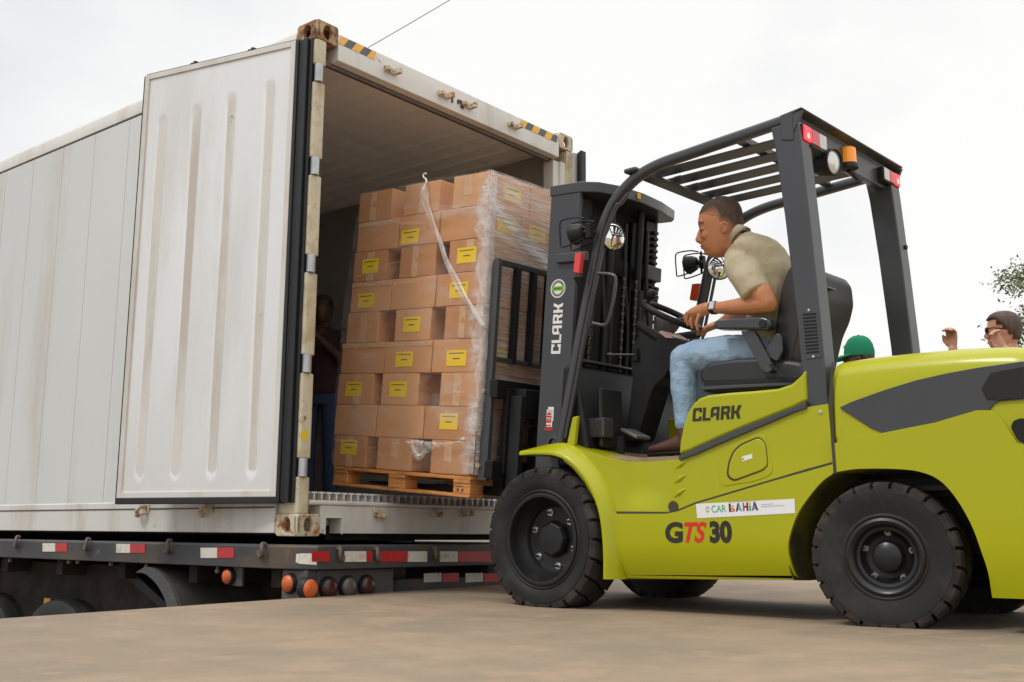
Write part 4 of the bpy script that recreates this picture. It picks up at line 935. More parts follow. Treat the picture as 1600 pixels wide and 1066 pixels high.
# carriage, backrest and forks
ca = mprism([(.44, .60), (.50, .60), (.50, .70), (.44, .70)], -.5, .5, BLACK, 'carriage', bevel=.006)
def cpart(nm, m, fn, bevel=.003, par=None, **k):
    mb = MB(MAST); fn(mb); return mb.build(nm, m, par or ca, bevel=bevel, **k)
cpart('carriage_bar', BLACK, lambda mb: mb.box(.44, .50, -.5, .5, .17, .27), bevel=.006)
cpart('carriage_plate', BLACK, lambda mb: [mb.box(.43, .465, y, y+.08, .2, .66) for y in (.34, .10, -.18, -.42)])
cpart('side_shifter', BLACKP, lambda mb: (mb.box(.36, .44, .10, .36, .50, .66), mb.box(.36, .44, -.1, .08, .66, .74), mb.cyl((.39, -.02, .72), (.39, .14, .72), .05, n=14), mb.cyl((.40, -.3, .55), (.40, .25, .55), .02, n=12), mb.cyl((.38, .02, .46), (.38, .30, .46), .014, n=10)), bevel=.006)
cpart('shifter_rod', STEEL, lambda mb: mb.cyl((.35, -.05, .56), (.35, .20, .56), .008, n=10))
cpart('shifter_frame', BLACKP, lambda mb: [mb.box(.35, .43, y, y+.04, .12, .62) for y in (.36, .2, -.1)])
bar_ = lambda mb, y, z0, z1, w_=.03: mb.box(.485, .525, y-w_/2, y+w_/2, z0, z1)
mb = MB(MAST); mb.prism([(.478, .16), (.54, .16), (.545, .60), (.535, .66), (.532, 1.34), (.515, 1.362), (.492, 1.36), (.485, 1.33), (.485, .66), (.478, .58)], .47, .50); br = mb.build('backrest', GREY, ca, bevel=.004)
mb = MB(MAST); mb.prism([(.478, .16), (.54, .16), (.545, .60), (.535, .66), (.532, 1.34), (.515, 1.362), (.492, 1.36), (.485, 1.33), (.485, .66), (.478, .58)], -.5, -.47); mb.build('backrest_side', GREY, br, bevel=.004)
cpart('backrest_rail', GREY, lambda mb: mb.box(.49, .52, -.469, .469, 1.325, 1.358), par=br, bevel=.006)
cpart('backrest_rail', GREY, lambda mb: mb.box(.49, .52, -.469, .469, .80, .825), par=br)
for i, y in enumerate((.325, .19, .06, -.07, -.20, -.33)): cpart('backrest_bar', BLACK, lambda mb: bar_(mb, y, .80, 1.33, .03), par=br)
for u in ((757, 611), (748.5, 728)):
    q = FM(u, Y=.50); mb = MB(MAST); mb.cyl((q.x, .5002, q.z), (q.x, .512, q.z), .014, n=6); mb.build('bolt', mat('brass_bolt', (.6, .5, .3), .4, metal=.8), br, smooth=False)
for y in (.28, -.28):
    cpart('fork', BLACK, lambda mb: mb.hexa([(.505, y-.06, .52), (.545, y-.06, .52), (.58, y-.06, .125), (1.60, y-.06, .100), (1.60, y-.06, .088), (.54, y-.06, .080), (.505, y-.06, .12)], [(.505, y+.06, .52), (.545, y+.06, .52), (.58, y+.06, .125), (1.60, y+.06, .100), (1.60, y+.06, .088), (.54, y+.06, .080), (.505, y+.06, .12)]))

# ---- operator's compartment
mb = MB(); mb.box(-1.2, -.13, -.5, .515, .69, .706); mb.build('floor_plate', BLACK, fk)
fm = [(-.17, .792), (-.42, .730), (-.82, .728), (-.82, .7065), (-.42, .7065), (-.17, .758)]
mb = MB(); mb.prism(fm, -.45, .50); mb.build('floor_mat', MAT_, fk, bevel=.002)
dash = xz([(916, 700), (921, 590), (925, 583), (985, 596), (1000, 600), (1006, 660), (1000, 712)], .30)
mb = MB(); mb.prism([(-.20, .70), (-.12, 1.20), (-.09, 1.235), (-.03, 1.22), (.02, .70)], -.48, .46); mb.build('front_cowl', BLACKP, fk, bevel=.03, seg=4)
mb = MB(); mb.box(-.13, -.07, -.44, .44, 1.238, 1.25); mb.build('cowl_ledge', GREY, fk, bevel=.004)
mb = MB(); mb.box(-.235, -.205, .22, .40, .80, 1.10); mb.build('cowl_panel', BLACKP, fk, bevel=.015, seg=3)
q = F((934, 667), Y=.40); mb = MB(); mb.box(q.x-.05, q.x+.05, .33, .42, q.z-.055, q.z+.045); bt = mb.build('reservoir', GREYB, fk, bevel=.01)
mb = MB(); pass
for i in range(3): mb = MB(); mb.box(q.x-.045, q.x-.015, .4202, .421, q.z+.03-i*.03, q.z+.036-i*.03); mb.build('level_mark', GREYB, bt, smooth=False)
# pedals
q = F((991, 678), Y=.22); mb = MB(); mb.box(-.055, .055, -.07, .05, -.008, .008, T=Matrix.Translation(q) @ my(R(-25))); pd = mb.build('pedal', mat('worn_pedal', (.20, .19, .18), .45, metal=.4), fk, bevel=.004)
q2 = F((984, 712), Y=.22); mb = MB(); mb.hexa([(q.x+.04, .25, q.z-.01), (q.x+.075, .25, q.z-.01), (q2.x+.05, .25, q2.z-.03), (q2.x+.01, .25, q2.z-.03)], [(q.x+.04, .275, q.z-.01), (q.x+.075, .275, q.z-.01), (q2.x+.05, .275, q2.z-.03), (q2.x+.01, .275, q2.z-.03)]); mb.build('pedal_arm', GREYB, pd)
# steering column cowl: outline seen from the side
col_ = [(1001, 522), (1012, 516), (1036, 522), (1078, 534), (1062, 545), (1050, 570), (1040, 590), (1022, 605), (1005, 660), (996, 690), (978, 690), (984, 640), (990, 590), (986, 560), (992, 538)]
cq = xz(col_, .10); mb = MB(); mb.prism(rpoly(cq, .03), -.05, .11); sc = mb.build('steering_column', BLACKP, fk, bevel=.03, seg=4)
q = F((992, 554), Y=.125); mb = MB(); mb.box(q.x-.016, q.x+.016, .1205, .128, q.z-.035, q.z+.035); mb.build('tilt_slot', BLACK, sc, bevel=.006); mb = MB(); mb.cyl((q.x, .124, q.z), (q.x+.13, .17, q.z+.008), .006, n=8); mb.cyl((q.x+.12, .168, q.z+.008), (q.x+.15, .178, q.z+.01), .010, n=8); mb.build('tilt_lever', GREYB, sc)
mb = MB(); a = F((1028, 528), Y=.16); b = F((998, 508), Y=.22); mb.cyl(a, b, .022, n=12); mb.cyl(b, b + (b-a)*.12, .019, n=12); mb.build('direction_lever', BLACKP, sc)
mb = MB(); a = F((1052, 528), Y=-.05); b = F((1092, 522), Y=-.2); mb.cyl(a, b, .022, n=12); mb.build('light_stalk', BLACKP, sc)
mb = MB(); q = [F(u, Y=.0) for u in ((1053, 522), (1072, 534), (1060, 533), (1048, 524))]; mb.hexa([(p.x, .115, p.z+.003) for p in q], [(p.x, -.06, p.z+.003) for p in q]); mb.build('warning_label', mat('label_pink', (.55, .36, .33), .5), sc)
# steering wheel, tilted towards the driver
wl_, wr_ = F((1013, 474), Y=.0), F((1083, 512), Y=.0); wc = (wl_ + wr_)/2; up = Vector((wr_.x-wl_.x, 0, wr_.z-wl_.z)).normalized(); nx = Vector((up.z, 0, -up.x)); nx = -nx if nx.z < 0 else nx
WR = (wl_ - wr_).length/2 * .98
ring_ = [wc + up*WR*cos(t) + Vector((0, 1, 0))*WR*sin(t) for t in np.linspace(0, 2*pi, 49)[:-1]]
mb = MB(); mb.tube(ring_, .0165, n=10, closed=True); sw = mb.build('steering_wheel', BLACKP, fk)
mb = MB(); mb.lathe([(.001, -.02), (.06, -.02), (.07, -.028), (.066, -.06), (.05, -.10), (.05, -.19), (.001, -.19)], wc, nx, n=24); mb.build('wheel_hub', mat('hub_grey', (.11, .11, .108), .5), sw)
for t in (.7, 2.6, 4.7):
    e = wc + (up*cos(t) + Vector((0, 1, 0))*sin(t))*WR; mb = MB(); mb.tube([wc - nx*.03, (wc*.5+e*.5) - nx*.018, e], .013, n=8); mb.build('wheel_spoke', BLACKP, sw)
kp = F((1026, 480), Y=.06); kp = wc + (up*-.78 + Vector((0, 1, 0))*.4)*WR
mb = MB(); mb.cyl(kp, kp + nx*.03, .012, n=12); mb.lathe([(.001, .085), (.02, .082), (.028, .068), (.026, .045), (.016, .03)], kp, nx, n=20); mb.build('spinner_knob', BLACKP, sw)
# hydraulic levers console and pale cover on the far side
mb = MB(); q = [F(u, Y=-.42) for u in ((1018, 603), (1030, 590), (1062, 592), (1066, 618), (1024, 616))]
mb.hexa([(p.x, -.40, p.z) for p in q], [(p.x, -.52, p.z) for p in q]); cc = mb.build('side_console', WHITE, fk, bevel=.012, seg=3)
mb = MB(); q = F((1040, 606), Y=-.39); mb.tube([q + Vector((.03*cos(t), 0, .03*sin(t))) for t in np.linspace(0, 2*pi, 17)[:-1]], .004, n=6, closed=True); mb.box(q.x-.012, q.x+.006, q.y-.003, q.y+.003, q.z-.10, q.z-.03); mb.box(q.x+.01, q.x+.025, q.y-.003, q.y+.003, q.z-.07, q.z-.025); mb.build('key_ring', ZINC, cc)
mb = MB(); mb.box(-.95, -.28, -.52, -.40, .72, 1.06); mb.build('far_step_panel', BLACKP, fk, bevel=.02)
mb = MB(); q = F((1051, 668), Y=-.2); mb.box(q.x-.04, q.x+.03, -.25, -.2, q.z-.07, q.z+.05); mb.build('brake_lever_base', LIME, fk, bevel=.01)
# ---- seat
st = MB(); pan = xz([(1094, 578), (1108, 566), (1150, 560), (1200, 558), (1255, 566), (1262, 590), (1250, 600), (1100, 600), (1093, 592)], .24)
st.prism(rpoly(pan, .03), -.25, .25); se = st.build('seat', VINYL, fk, bevel=.025, seg=4)
mb = MB(); ped = xz([(1098, 592), (1240, 588), (1252, 586), (1250, 606), (1100, 613)], .26); mb.prism(ped, -.26, .26); mb.build('seat_base', BLACKP, se, bevel=.006)
mb = MB(); s2 = xz([(1093, 604), (1240, 597), (1240, 602), (1094, 610)], .28); mb.prism(s2, -.27, .28); mb.build('seat_rail', GREYB, se, bevel=.004)
bk = xz([(1300, 434), (1314, 433), (1325, 447), (1328, 476), (1322, 502), (1311, 527), (1304, 556), (1299, 580), (1270, 584), (1272, 540), (1277, 500), (1284, 465), (1291, 445)], -.18)
mb = MB(); mb.prism(rpoly(bk, .02), -.23, .22); mb.build('seat_back', VINYL, se, bevel=.035, seg=5)
ly = F((1310, 455), Y=-.05)
mb = MB(); a = F((1293, 470), Y=.24); b = F((1322, 475), Y=.05); mb.box(ly.x-.02, ly.x+.09, .02, .2, ly.z-.01, ly.z-.004, T=None); mb.build('seat_back_seam', GREYB, se)
arm = xz([(1115, 508), (1120, 500), (1150, 497), (1192, 495), (1203, 499), (1206, 508), (1199, 516), (1160, 515), (1120, 515)], .30)
mb = MB(); mb.prism(rpoly(arm, .02), .24, .31); ar = mb.build('armrest', GREYB, se, bevel=.012, seg=3)
q = F((1192, 506), Y=.31); mb = MB(); mb.cyl((q.x, .3105, q.z), (q.x, .316, q.z), .02, n=20); mb.build('armrest_cap', BLACKP, ar, bevel=.003)
lk = xz([(1156, 517), (1178, 517), (1204, 566), (1206, 578), (1198, 583), (1188, 577)], .29); mb = MB(); mb.prism(rpoly(lk, .01), .255, .285); mb.build('armrest_bracket', GREYB, ar, bevel=.006)
sp = xz([(1210, 520), (1220, 522), (1222, 550), (1214, 566), (1196, 556), (1196, 545)], .27); mb = MB(); mb.prism(rpoly(sp, .015), .252, .27); mb.build('seat_side_shield', GREYB, se, bevel=.006)
mb = MB(); arm2 = [(x, z) for x, z in arm]; mb.prism(rpoly(arm2, .02), -.32, -.25); mb.build('armrest', GREYB, se, bevel=.012, seg=3)
mb = MB(); a = F((1207, 572), Y=.28); b = F((1240, 592), Y=.28); mb.hexa([a + Vector((0, 0, .006)), b + Vector((0, 0, .006)), b + Vector((0, .0, -.006)), a + Vector((0, 0, -.006))], [q + Vector((0, .03, 0)) for q in (a + Vector((0, 0, .006)), b + Vector((0, 0, .006)), b + Vector((0, 0, -.006)), a + Vector((0, 0, -.006)))]); mb.build('seat_belt', BLACKP, se)

# ================================================================== LOAD: pallet, boxes, stretch film
LF = FORK @ MAST
YL = .52; ZB = .178; LH = (1.848 - .178)/9
XA = FM((735, 745), Y=YL).x; XB = FM((521, 733), Y=YL).x
YR = YL - 1.05
# pallet
pal = thing('wooden_pallet', 'orange brown wooden pallet lifted by the forklift under the cardboard boxes', 'pallet', LF @ Matrix.Translation((XA, YL, .064)))
PI_ = Matrix.Translation((-XA, -YL, -.064))
def pbox(nm, *b, bev=.004):
    mb = MB(PI_); mb.box(*b); return mb.build(nm, WOOD, pal, bevel=bev)
Lx = XB - XA
for i in range(7):
    a = YR + i*(1.05-.1)/6; pbox('top_board', XA, XB, a + .002, a+.098, .157, .177)
for i in range(3):
    a = [YR, YR+.46, YL-.11][i]
    pbox('bottom_board', XA, XB, a, a+.11, .064, .082)
    for xc, wd in ((XA, .13), ((XA+XB)/2-.06, .14), (XB-.13, .13)): pbox('block', xc + .001, xc+wd, a+.004, a+.106, .0825, .1375)
for xc, wd in ((XA, .13), ((XA+XB)/2-.06, .14), (XB-.13, .13)): pbox('stringer_board', xc+.003, xc+wd-.003, YR, YL, .138, .1565)
mb = MB(PI_)
for a in (.05, .085):
    mb.box(XA + a, XA+a+.012, YL-.0035, YL-.0025, .095, .11)
mb.box(XA+.05, XA+.10, YL-.0035, YL-.0028, .118, .122); mb.build('burnt_stamp', INK, pal, smooth=False)
z3 = lambda x, y: (500 + x/3.5526, 240 + y/3.5526)
z4 = lambda x, y: (480 + x/3.5525, 520 + y/3.5525)
# long side: box edges per layer (photo columns), from the far end to the corner by the mast
cols_ = [
 [z3(215, 315), z3(398, 290), z3(466, 285), z3(662, 255), z3(735, 245), z3(936, 190)],
 [z3(206, 480), z3(433, 460), z3(437, 460), z3(660, 430), z3(664, 430), z3(938, 375)],
 [z3(186, 640), z3(365, 635), z3(440, 630), z3(640, 610), z3(712, 600), z3(930, 565)],
 [z3(172, 805), z3(388, 800), z3(392, 800), z3(639, 785), z3(643, 785), z3(920, 755)],
 [z3(148, 975), z3(322, 972), z3(414, 970), z3(612, 962), z3(690, 955), z3(905, 945)],
 [z4(190, 150), z4(423, 148), z4(427, 148), z4(689, 146), z4(693, 146), z4(965, 140)],
 [z4(168, 320), z4(362, 322), z4(410, 322), z4(612, 322), z4(735, 324), z4(950, 325)],
 [z4(152, 490), z4(379, 495), z4(383, 495), z4(643, 500), z4(647, 500), z4(930, 508)],
 [z4(146, 660), z4(325, 668), z4(386, 672), z4(582, 680), z4(684, 690), z4(900, 700)]]
stick = {(0, 9): None,
 (1, 1): z3(500, 462), (2, 0): z3(277, 624), (2, 2): z3(812, 563), (3, 0): z3(255, 816), (3, 2): z3(768, 757), (4, 1): z3(508, 948),
 (5, 1): z4(536, 146), (5, 2): z4(826, 140), (6, 0): z4(258, 312), (6, 1): z4(502, 314), (7, 2): z4(785, 492), (8, 0): z4(228, 634)}
rb = random.Random(11)
def sticker(par, T, wd, ht):
    "yellow label with two rows of small print; T puts it on the face (x right, y up, z out)"
    mb = MB(T); mb.box(-wd/2, wd/2, -ht/2, ht/2, .0003, .0012); s_ = mb.build('yellow_sticker', STKR, par, smooth=False)
    r_ = random.Random(int(wd*1e5))
    for yy, a, b, hh_ in ((.30, -.38, .36, .07), (-.04, -.17, .18, .085)):
        mb = MB(T); x = a
        while x < b:
            q = r_.uniform(.02, .06); mb.box(x*wd, min(x+q, b)*wd, (yy-hh_/2)*ht, (yy+hh_/2)*ht, .0013, .0016); x += q + .012
        mb.build('print_line', INK, s_, smooth=False)
LAY = ['top layer', 'second layer down', 'third layer down', 'fourth layer down', 'middle layer', 'fourth layer up', 'third layer up', 'second layer up', 'bottom layer']
CN = ['far left end', 'middle of the long side', 'corner beside the backrest']
def carton(x0, x1, y0, y1, z0, z1, label, tape=None, stk=None, stkb=False, jit=True):
    cx, cy = (x0+x1)/2, (y0+y1)/2
    J = Matrix.Translation((cx, cy, z0)) @ mz(R(rb.uniform(-.9, .9)) if jit else 0)
    o = tag(None or bpy.data.objects.new('cardboard_box', bpy.data.meshes.new('cardboard_box')), label, 'box', 'cardboard boxes stacked on the pallet')
    hx, hy, h = (x1-x0)/2 - .0015, (y1-y0)/2 - .0015, z1-z0
    mb = MB(); n = 4
    # slightly bulged faces
    def bul(a, b): return (1-a*a)*(1-b*b)
    def face(fn):
        mb.grid(fn, n, n)
    bb = rb.uniform(.002, .006)
    face(lambda u, v: ((2*u-1)*hx, hy + bb*bul(2*u-1, 2*v-1), v*h)); face(lambda u, v: ((2*u-1)*hx, -hy - bb*bul(2*u-1, 2*v-1), v*h))
    face(lambda u, v: (hx + bb*.3*bul(2*u-1, 2*v-1), (2*u-1)*hy, v*h)); face(lambda u, v: (-hx - bb*.3*bul(2*u-1, 2*v-1), (2*u-1)*hy, v*h))
    face(lambda u, v: ((2*u-1)*hx, (2*v-1)*hy, 0)); face(lambda u, v: ((2*u-1)*hx, (2*v-1)*hy, h))
    bmesh.ops.remove_doubles(mb.bm, verts=mb.bm.verts, dist=.0004); bmesh.ops.recalc_face_normals(mb.bm, faces=mb.bm.faces)
    mb.bm.to_mesh(o.data); mb.bm.free(); o.data.materials.append(rb.choice(CARD)); o.data.shade_smooth(); o.data.set_sharp_from_angle(angle=R(40))
    COL.objects.link(o); o.matrix_world = LF @ J
    k = o.modifiers.new('b', 'BEVEL'); k.width = .0035; k.segments = 2; k.limit_method = 'ANGLE'; k.angle_limit = R(40)
    YF = Matrix(((-1, 0, 0, 0), (0, 0, 1, hy + bb), (0, 1, 0, 0), (0, 0, 0, 1)))
    if tape == 'v':
        mb = MB(); w_ = rb.uniform(.020, .030); off = rb.uniform(-.02, .02); top = h - .003; bot = rb.choice([0, 0, h*.35]); r_ = random.Random(rb.random())
        mb.hexa([(off-w_, hy+bb+.0006, bot), (off+w_, hy+bb+.0006, bot + r_.uniform(0, .012)), (off+w_ + .002, hy+bb*.6+.0004, top), (off-w_-.003, hy+bb*.6+.0004, top)], [(off-w_, hy-.002, bot), (off+w_, hy-.002, bot), (off+w_, hy-.002, top), (off-w_, hy-.002, top)])
        mb.build('packing_tape', TAPE, o, smooth=False)
    if tape == 'h':
        mb = MB(); mb.box(-hx*.98, hx*.98, hy+.0004, hy+bb+.0004, h-.03, h-.004); mb.build('packing_tape', TAPE, o, smooth=False)
    if stk:
        q = J.inverted() @ FM(stk, Y=YL + .004)
        sticker(o, Matrix(((-1, 0, 0, q.x), (0, 0, 1, hy + bb), (0, 1, 0, q.z), (0, 0, 0, 1))), .148 + rb.uniform(-.006, .006), .088)
    if stkb:
        sticker(o, Matrix(((0, 0, -1, -hx - bb*.3), (-1, 0, 0, -hy*.1), (0, 1, 0, h*.5), (0, 0, 0, 1))), .148, .088)
    return o
for L_ in range(9):
    z1 = 1.848 - L_*LH; z0 = z1 - LH + .0015
    px = [FM(u, Y=YL) for u in cols_[L_]]
    xs_ = [q.x for q in px]
    odd = L_ % 2 == 0
    dep = .35 if odd else .262
    for c in range(3):
        xa, xb = sorted((xs_[2*c], xs_[2*c+1]))
        lab = 'cardboard box in %s, %s' % (LAY[L_], CN[c])
        if (L_, c) in stick: lab += ', with yellow sticker'
        carton(xa, xb, YL - dep + .002, YL, z0, z1, lab, tape='v' if odd else ('h' if rb.random() < .3 else None), stk=stick.get((L_, c)), stkb=(c == 2 and L_ in (0, 1, 5)))
    # boxes along the back of the load (towards the mast)
    xa, xb = sorted((xs_[4], xs_[5])); y = YL - dep; k = 0; wds = .35 if odd else .262
    ORD = ['second', 'third', 'fourth']
    while y - dep > YR - .02:
        carton(xa, xb, y - dep + .002, y - .003, z0, z1, 'cardboard box in %s, %s from the corner, side facing the mast' % (LAY[L_], ORD[k]), stkb=(L_, k) in ((1, 0), (2, 1), (3, 1), (5, 2)))
        y -= dep; k += 1
    # second row seen through the gaps of the odd layers
    if odd:
        for c in (0, 1):
            xa, xb = sorted((xs_[2*c], xs_[2*c+1])); g = .5*(xs_[2*c+1] - xs_[2*c+2])
            carton(xa - abs(g)*1.2, xb, YL - 2*dep, YL - dep - .004, z0, z1, 'cardboard box in %s, hidden row behind the %s box' % (LAY[L_], ('far left', 'middle')[c]))
# stretch film
def film_mat(name, lo, hi, scale, stretch, white=.82):
    m = bpy.data.materials.new(name); m.use_nodes = True; t = m.node_tree; N = t.nodes; L = t.links
    b = N['Principled BSDF']; b.inputs['Coat Weight'].default_value = .4; b.inputs['Base Color'].default_value = (white, white*.965, white*.93, 1); b.inputs['Roughness'].default_value = .22
    tr_ = N.new('ShaderNodeBsdfTransparent'); mi = N.new('ShaderNodeMixShader'); o = N['Material Output']
    tcn = N.new('ShaderNodeTexCoord'); mpn = N.new('ShaderNodeMapping'); mpn.inputs['Scale'].default_value = stretch; L.new(tcn.outputs['Object'], mpn.inputs[0])
    mpn.inputs['Rotation'].default_value = (.10, 0, 0)
    n_ = N.new('ShaderNodeTexNoise'); n_.inputs['Scale'].default_value = scale; n_.inputs['Detail'].default_value = 3 if name.endswith('folds') else 7; n_.inputs['Roughness'].default_value = .6; n_.inputs['Distortion'].default_value = .35
    L.new(mpn.outputs[0], n_.inputs['Vector'])
    mr = N.new('ShaderNodeMapRange'); mr.inputs[1].default_value = .42; mr.inputs[2].default_value = .75; mr.inputs[3].default_value = lo; mr.inputs[4].default_value = hi; L.new(n_.outputs['Fac'], mr.inputs[0])
    at_ = N.new('ShaderNodeAttribute'); at_.attribute_name = 'film_amount'
    mu = N.new('ShaderNodeMath'); mu.operation = 'MULTIPLY'; mu.use_clamp = True; L.new(mr.outputs[0], mu.inputs[0]); L.new(at_.outputs['Fac'], mu.inputs[1])
    L.new(mu.outputs[0], mi.inputs[0]); L.new(tr_.outputs[0], mi.inputs[1]); L.new(b.outputs[0], mi.inputs[2]); L.new(mi.outputs[0], o.inputs['Surface'])
    bp = N.new('ShaderNodeBump'); bp.inputs['Strength'].default_value = .5; bp.inputs['Distance'].default_value = .002 if name.endswith('folds') else .006; L.new(n_.outputs['Fac'], bp.inputs['Height']); L.new(bp.outputs[0], b.inputs['Normal'])
    return m
FILM_S = film_mat('stretch_film_clear', .07, .42, 5, (1.2, 1, 2.6)); FILM_B = film_mat('stretch_film_streaked', .24, .95, 4, (1, 1.3, 26)); FILM_F = film_mat('stretch_film_folds', .30, .75, 4, (1, 1, .7))
FT = Matrix.Translation((XA, YL, .064)); FI = PI_
wrap = thing('stretch_wrap', 'clear plastic stretch film wound around the stack of boxes, with a twisted white tail', 'stretch film', LF @ FT)
from mathutils import noise as mnoise
def film(nm, m, fn, dens, nu, nv, th=0):
    mb = MB(FI); mb.grid(fn, nu, nv); o = mb.build(nm, m, wrap, ang=180, normals=False)
    a = o.data.attributes.new('film_amount', 'FLOAT', 'POINT')
    k = 0
    for i in range(nu+1):
        for j in range(nv+1): a.data[k].value = dens(i/nu, j/nv); k += 1
    return o
nz = lambda *p: mnoise.noise(Vector(p))
XF = min(FM(c[5], Y=YL).x for c in cols_) - .012
xfar = lambda z: float(np.interp(z, [.18, .6, 1.1, 1.85], [XB+.01, XB+.03, XB+.02, XB-.05]))
xcor = lambda z: float(np.interp(z, [.18, .9, 1.85], [XF+.005, XF+.004, XF+.03]))
def fs(u, v):
    z = .19 + v*1.662; return (xcor(z) + u*(xfar(z)-xcor(z)), YL + .010 + .004*nz(u*6, v*9, 1), z)
def ds(u, v):
    e = max(0, 1 - u/(.085 + .06*nz(v*7, 3, 0)))
    top = max(0, 1 - abs(v - .86 - .10*u)/.05)*.8 if u < .5 else 0
    return .40 + (1.5 if e > .3 else 5*e) + .8*max(0, nz(u*3, v*14, 5)) + top
film('film_side', FILM_S, fs, ds, 60, 90)
def fb(u, v):
    z = .19 + v*1.662; return (xcor(z) - .006 - .004*abs(nz(u*5, v*22, 2)), YL + .010 - u*1.07, z)
def db(u, v):
    band = max(0, 1 - abs(v - (.895 - .33*u))/.035)*1.2 + max(0, 1 - abs(v - (.80 - .1*u))/.02)*.6
    return .75 + .55*nz(u*2, v*6, 7) + band + .7*max(0, 1 - u/.05)
film('film_back', FILM_B, fb, db, 40, 120)
# white corner folds
for zc, hh_, wd in ((1.64, .12, .10), (1.52, .10, .13), (1.30, .16, .10), (1.12, .15, .09), (.93, .12, .11), (.72, .14, .06), (.52, .10, .08), (1.76, .06, .07)):
    def ff(u, v, zc=zc, hh_=hh_, wd=wd):
        z = zc + (v-.5)*2*hh_; k = (1-abs(2*v-1)**1.5); e = wd*(.25 + .75*k) * (1 + .25*nz(v*5, zc*9, 2) + .12*nz(v*17, zc*3, 4))
        x = xcor(z); a = u*2 - 1; e *= .75
        if a < 0: return (x - .016 - .004*nz(u*4, v*8, zc), YL + .014 + a*.05, z)
        return (x - .012 + a*e, YL + .016 + .006*nz(a*4, v*9, zc), z)
    film('film_fold', FILM_F, ff, lambda u, v: .75, 12, 30)
def ribbon(nm, pts, wid, m=FILM_F, tw=0.5, dens=1.2):
    P = spline(pts, 8); n_ = len(P)-1
    def fr(u, v):
        i = min(int(u*n_), n_-1); k = u*n_ - i; p = Vector(P[i])*(1-k) + Vector(P[i+1])*k
        w_ = np.interp(u, np.linspace(0, 1, len(wid)), wid); t = (Vector(P[i+1]) - Vector(P[i])).normalized()
        a = Vector((t.z, 0, -t.x)).normalized(); d = (v-.5)*2
        return p + a*(d*w_) + Vector((0, .012*(1-d*d) + .008*nz(u*8, v*5, 1) + .006*sin(u*tw*30 + d*3), 0))
    return film(nm, m, fr, lambda u, v: dens*(.55 + .45*abs(2*v-1) + .2*nz(u*10, v*4, 3)), n_*1, 8)
y_ = YL + .022
tail = [z3(575, 190), z3(577, 245), z3(605, 330), z3(650, 450), z3(700, 590), z3(770, 730), z3(840, 860), z3(905, 960)]
ribbon('film_tail', [(q.x, y_, q.z) for q in (FM(u, Y=y_) for u in tail)], [.028, .035, .022, .018, .016, .022, .020, .012])
curl = [z3(574, 200), z3(583, 175), z3(590, 158), z3(588, 142), z3(576, 133), z3(573, 120), z3(582, 110), z3(591, 113)]
mb = MB(FI); mb.tube(spline([(q.x, y_, q.z) for q in (FM(u, Y=y_) for u in curl)], 5), [.007]*6*5 + [.004], n=8) if False else mb.tube(spline([(q.x, y_, q.z) for q in (FM(u, Y=y_) for u in curl)], 5), [.010, .009, .008, .0075, .007] + [.0055]*10 + [.0045]*10 + [.0035]*11, n=6); mb.build('film_curl', TXTW, wrap)
for fl, w_ in (([z3(205, 408), z3(320, 396), z3(430, 392), z3(560, 382), z3(700, 352)], .012), ([z3(186, 694), z3(290, 655), z3(370, 622), z3(452, 596)], .006), ([z3(172, 735), z3(330, 730), z3(500, 712), z3(640, 690)], .010), ([z4(150, 590), z4(330, 640), z4(500, 612), z4(590, 604)], .005), ([z4(735, 338), z4(830, 332), z4(945, 330)], .005), ([z3(620, 380), z3(760, 330), z3(860, 300), z3(935, 285)], .010)):
    ribbon('film_crease', [(q.x, YL + .017, q.z) for q in (FM(u, Y=YL + .017) for u in fl)], [w_*.5, w_, w_*.7], dens=.42)
wad = [z4(560, 606), z4(600, 622), z4(640, 640), z4(700, 628), z4(760, 622), z4(830, 612), z4(880, 590)]
ribbon('film_wad', [(q.x, y_+.004, q.z) for q in (FM(u, Y=y_) for u in wad)], [.006, .03, .042, .022, .010, .008, .02], tw=2, dens=1.0)
wad2 = [z4(596, 640), z4(620, 690), z4(640, 690), z4(665, 660)]
ribbon('film_wad', [(q.x, y_+.012, q.z) for q in (FM(u, Y=y_) for u in wad2)], [.012, .02, .016, .01], tw=3, dens=1.0)

# ================================================================== PEOPLE
def chain(mb, pts, rad, n=14):
    "tapered limb: round tube with spherical ends"
    P = [Vector(p) for p in pts]; mb.tube(P, rad, n=n)
    for p, r in zip(P, rad): mb.blob(p, r, r, r, nu=12, nv=8)
# ---------------- the driver
DB = F((1190, 575), Y=0.0); DI = Matrix.Translation(-DB)
dv = thing('person', 'young man with short hair in a khaki polo shirt and light jeans driving the forklift', 'person', FORK @ Matrix.Translation(DB))
HC = F((1125, 355), Y=.20); HFL = Matrix.Translation(HC) @ mz(R(24)); HF = FORK @ HFL
def hz(zx, zy): return un(HF, (1060 + zx/4.845, 300 + zy/4.845), 'Y', 0)
rows = [(44, 315, 372, .026), (52, 285, 405, .042), (66, 250, 430, .055), (90, 212, 457, .066), (120, 184, 473, .073), (160, 163, 485, .078), (200, 152, 489, .080), (228, 148, 490, .080), (250, 149, 489, .079), (275, 157, 484, .078), (300, 163, 478, .077), (330, 164, 470, .0755), (360, 169, 458, .073), (385, 176, 448, .070), (400, 177, 442, .068), (412, 175, 436, .066), (420, 183, 432, .064), (430, 182, 428, .062), (442, 190, 418, .059), (455, 204, 400, .054), (470, 212, 380, .048), (484, 226, 350, .038), (494, 250, 318, .022)]
HM = DI @ HFL
def head_secs(grow=0):
    s_ = []
    for zy, f_, b_, w_ in rows:
        a = hz(f_, zy); b = hz(b_, zy); c = (a+b)/2; h = (a-b)/2
        s_.append((c, h, w_))
    return s_
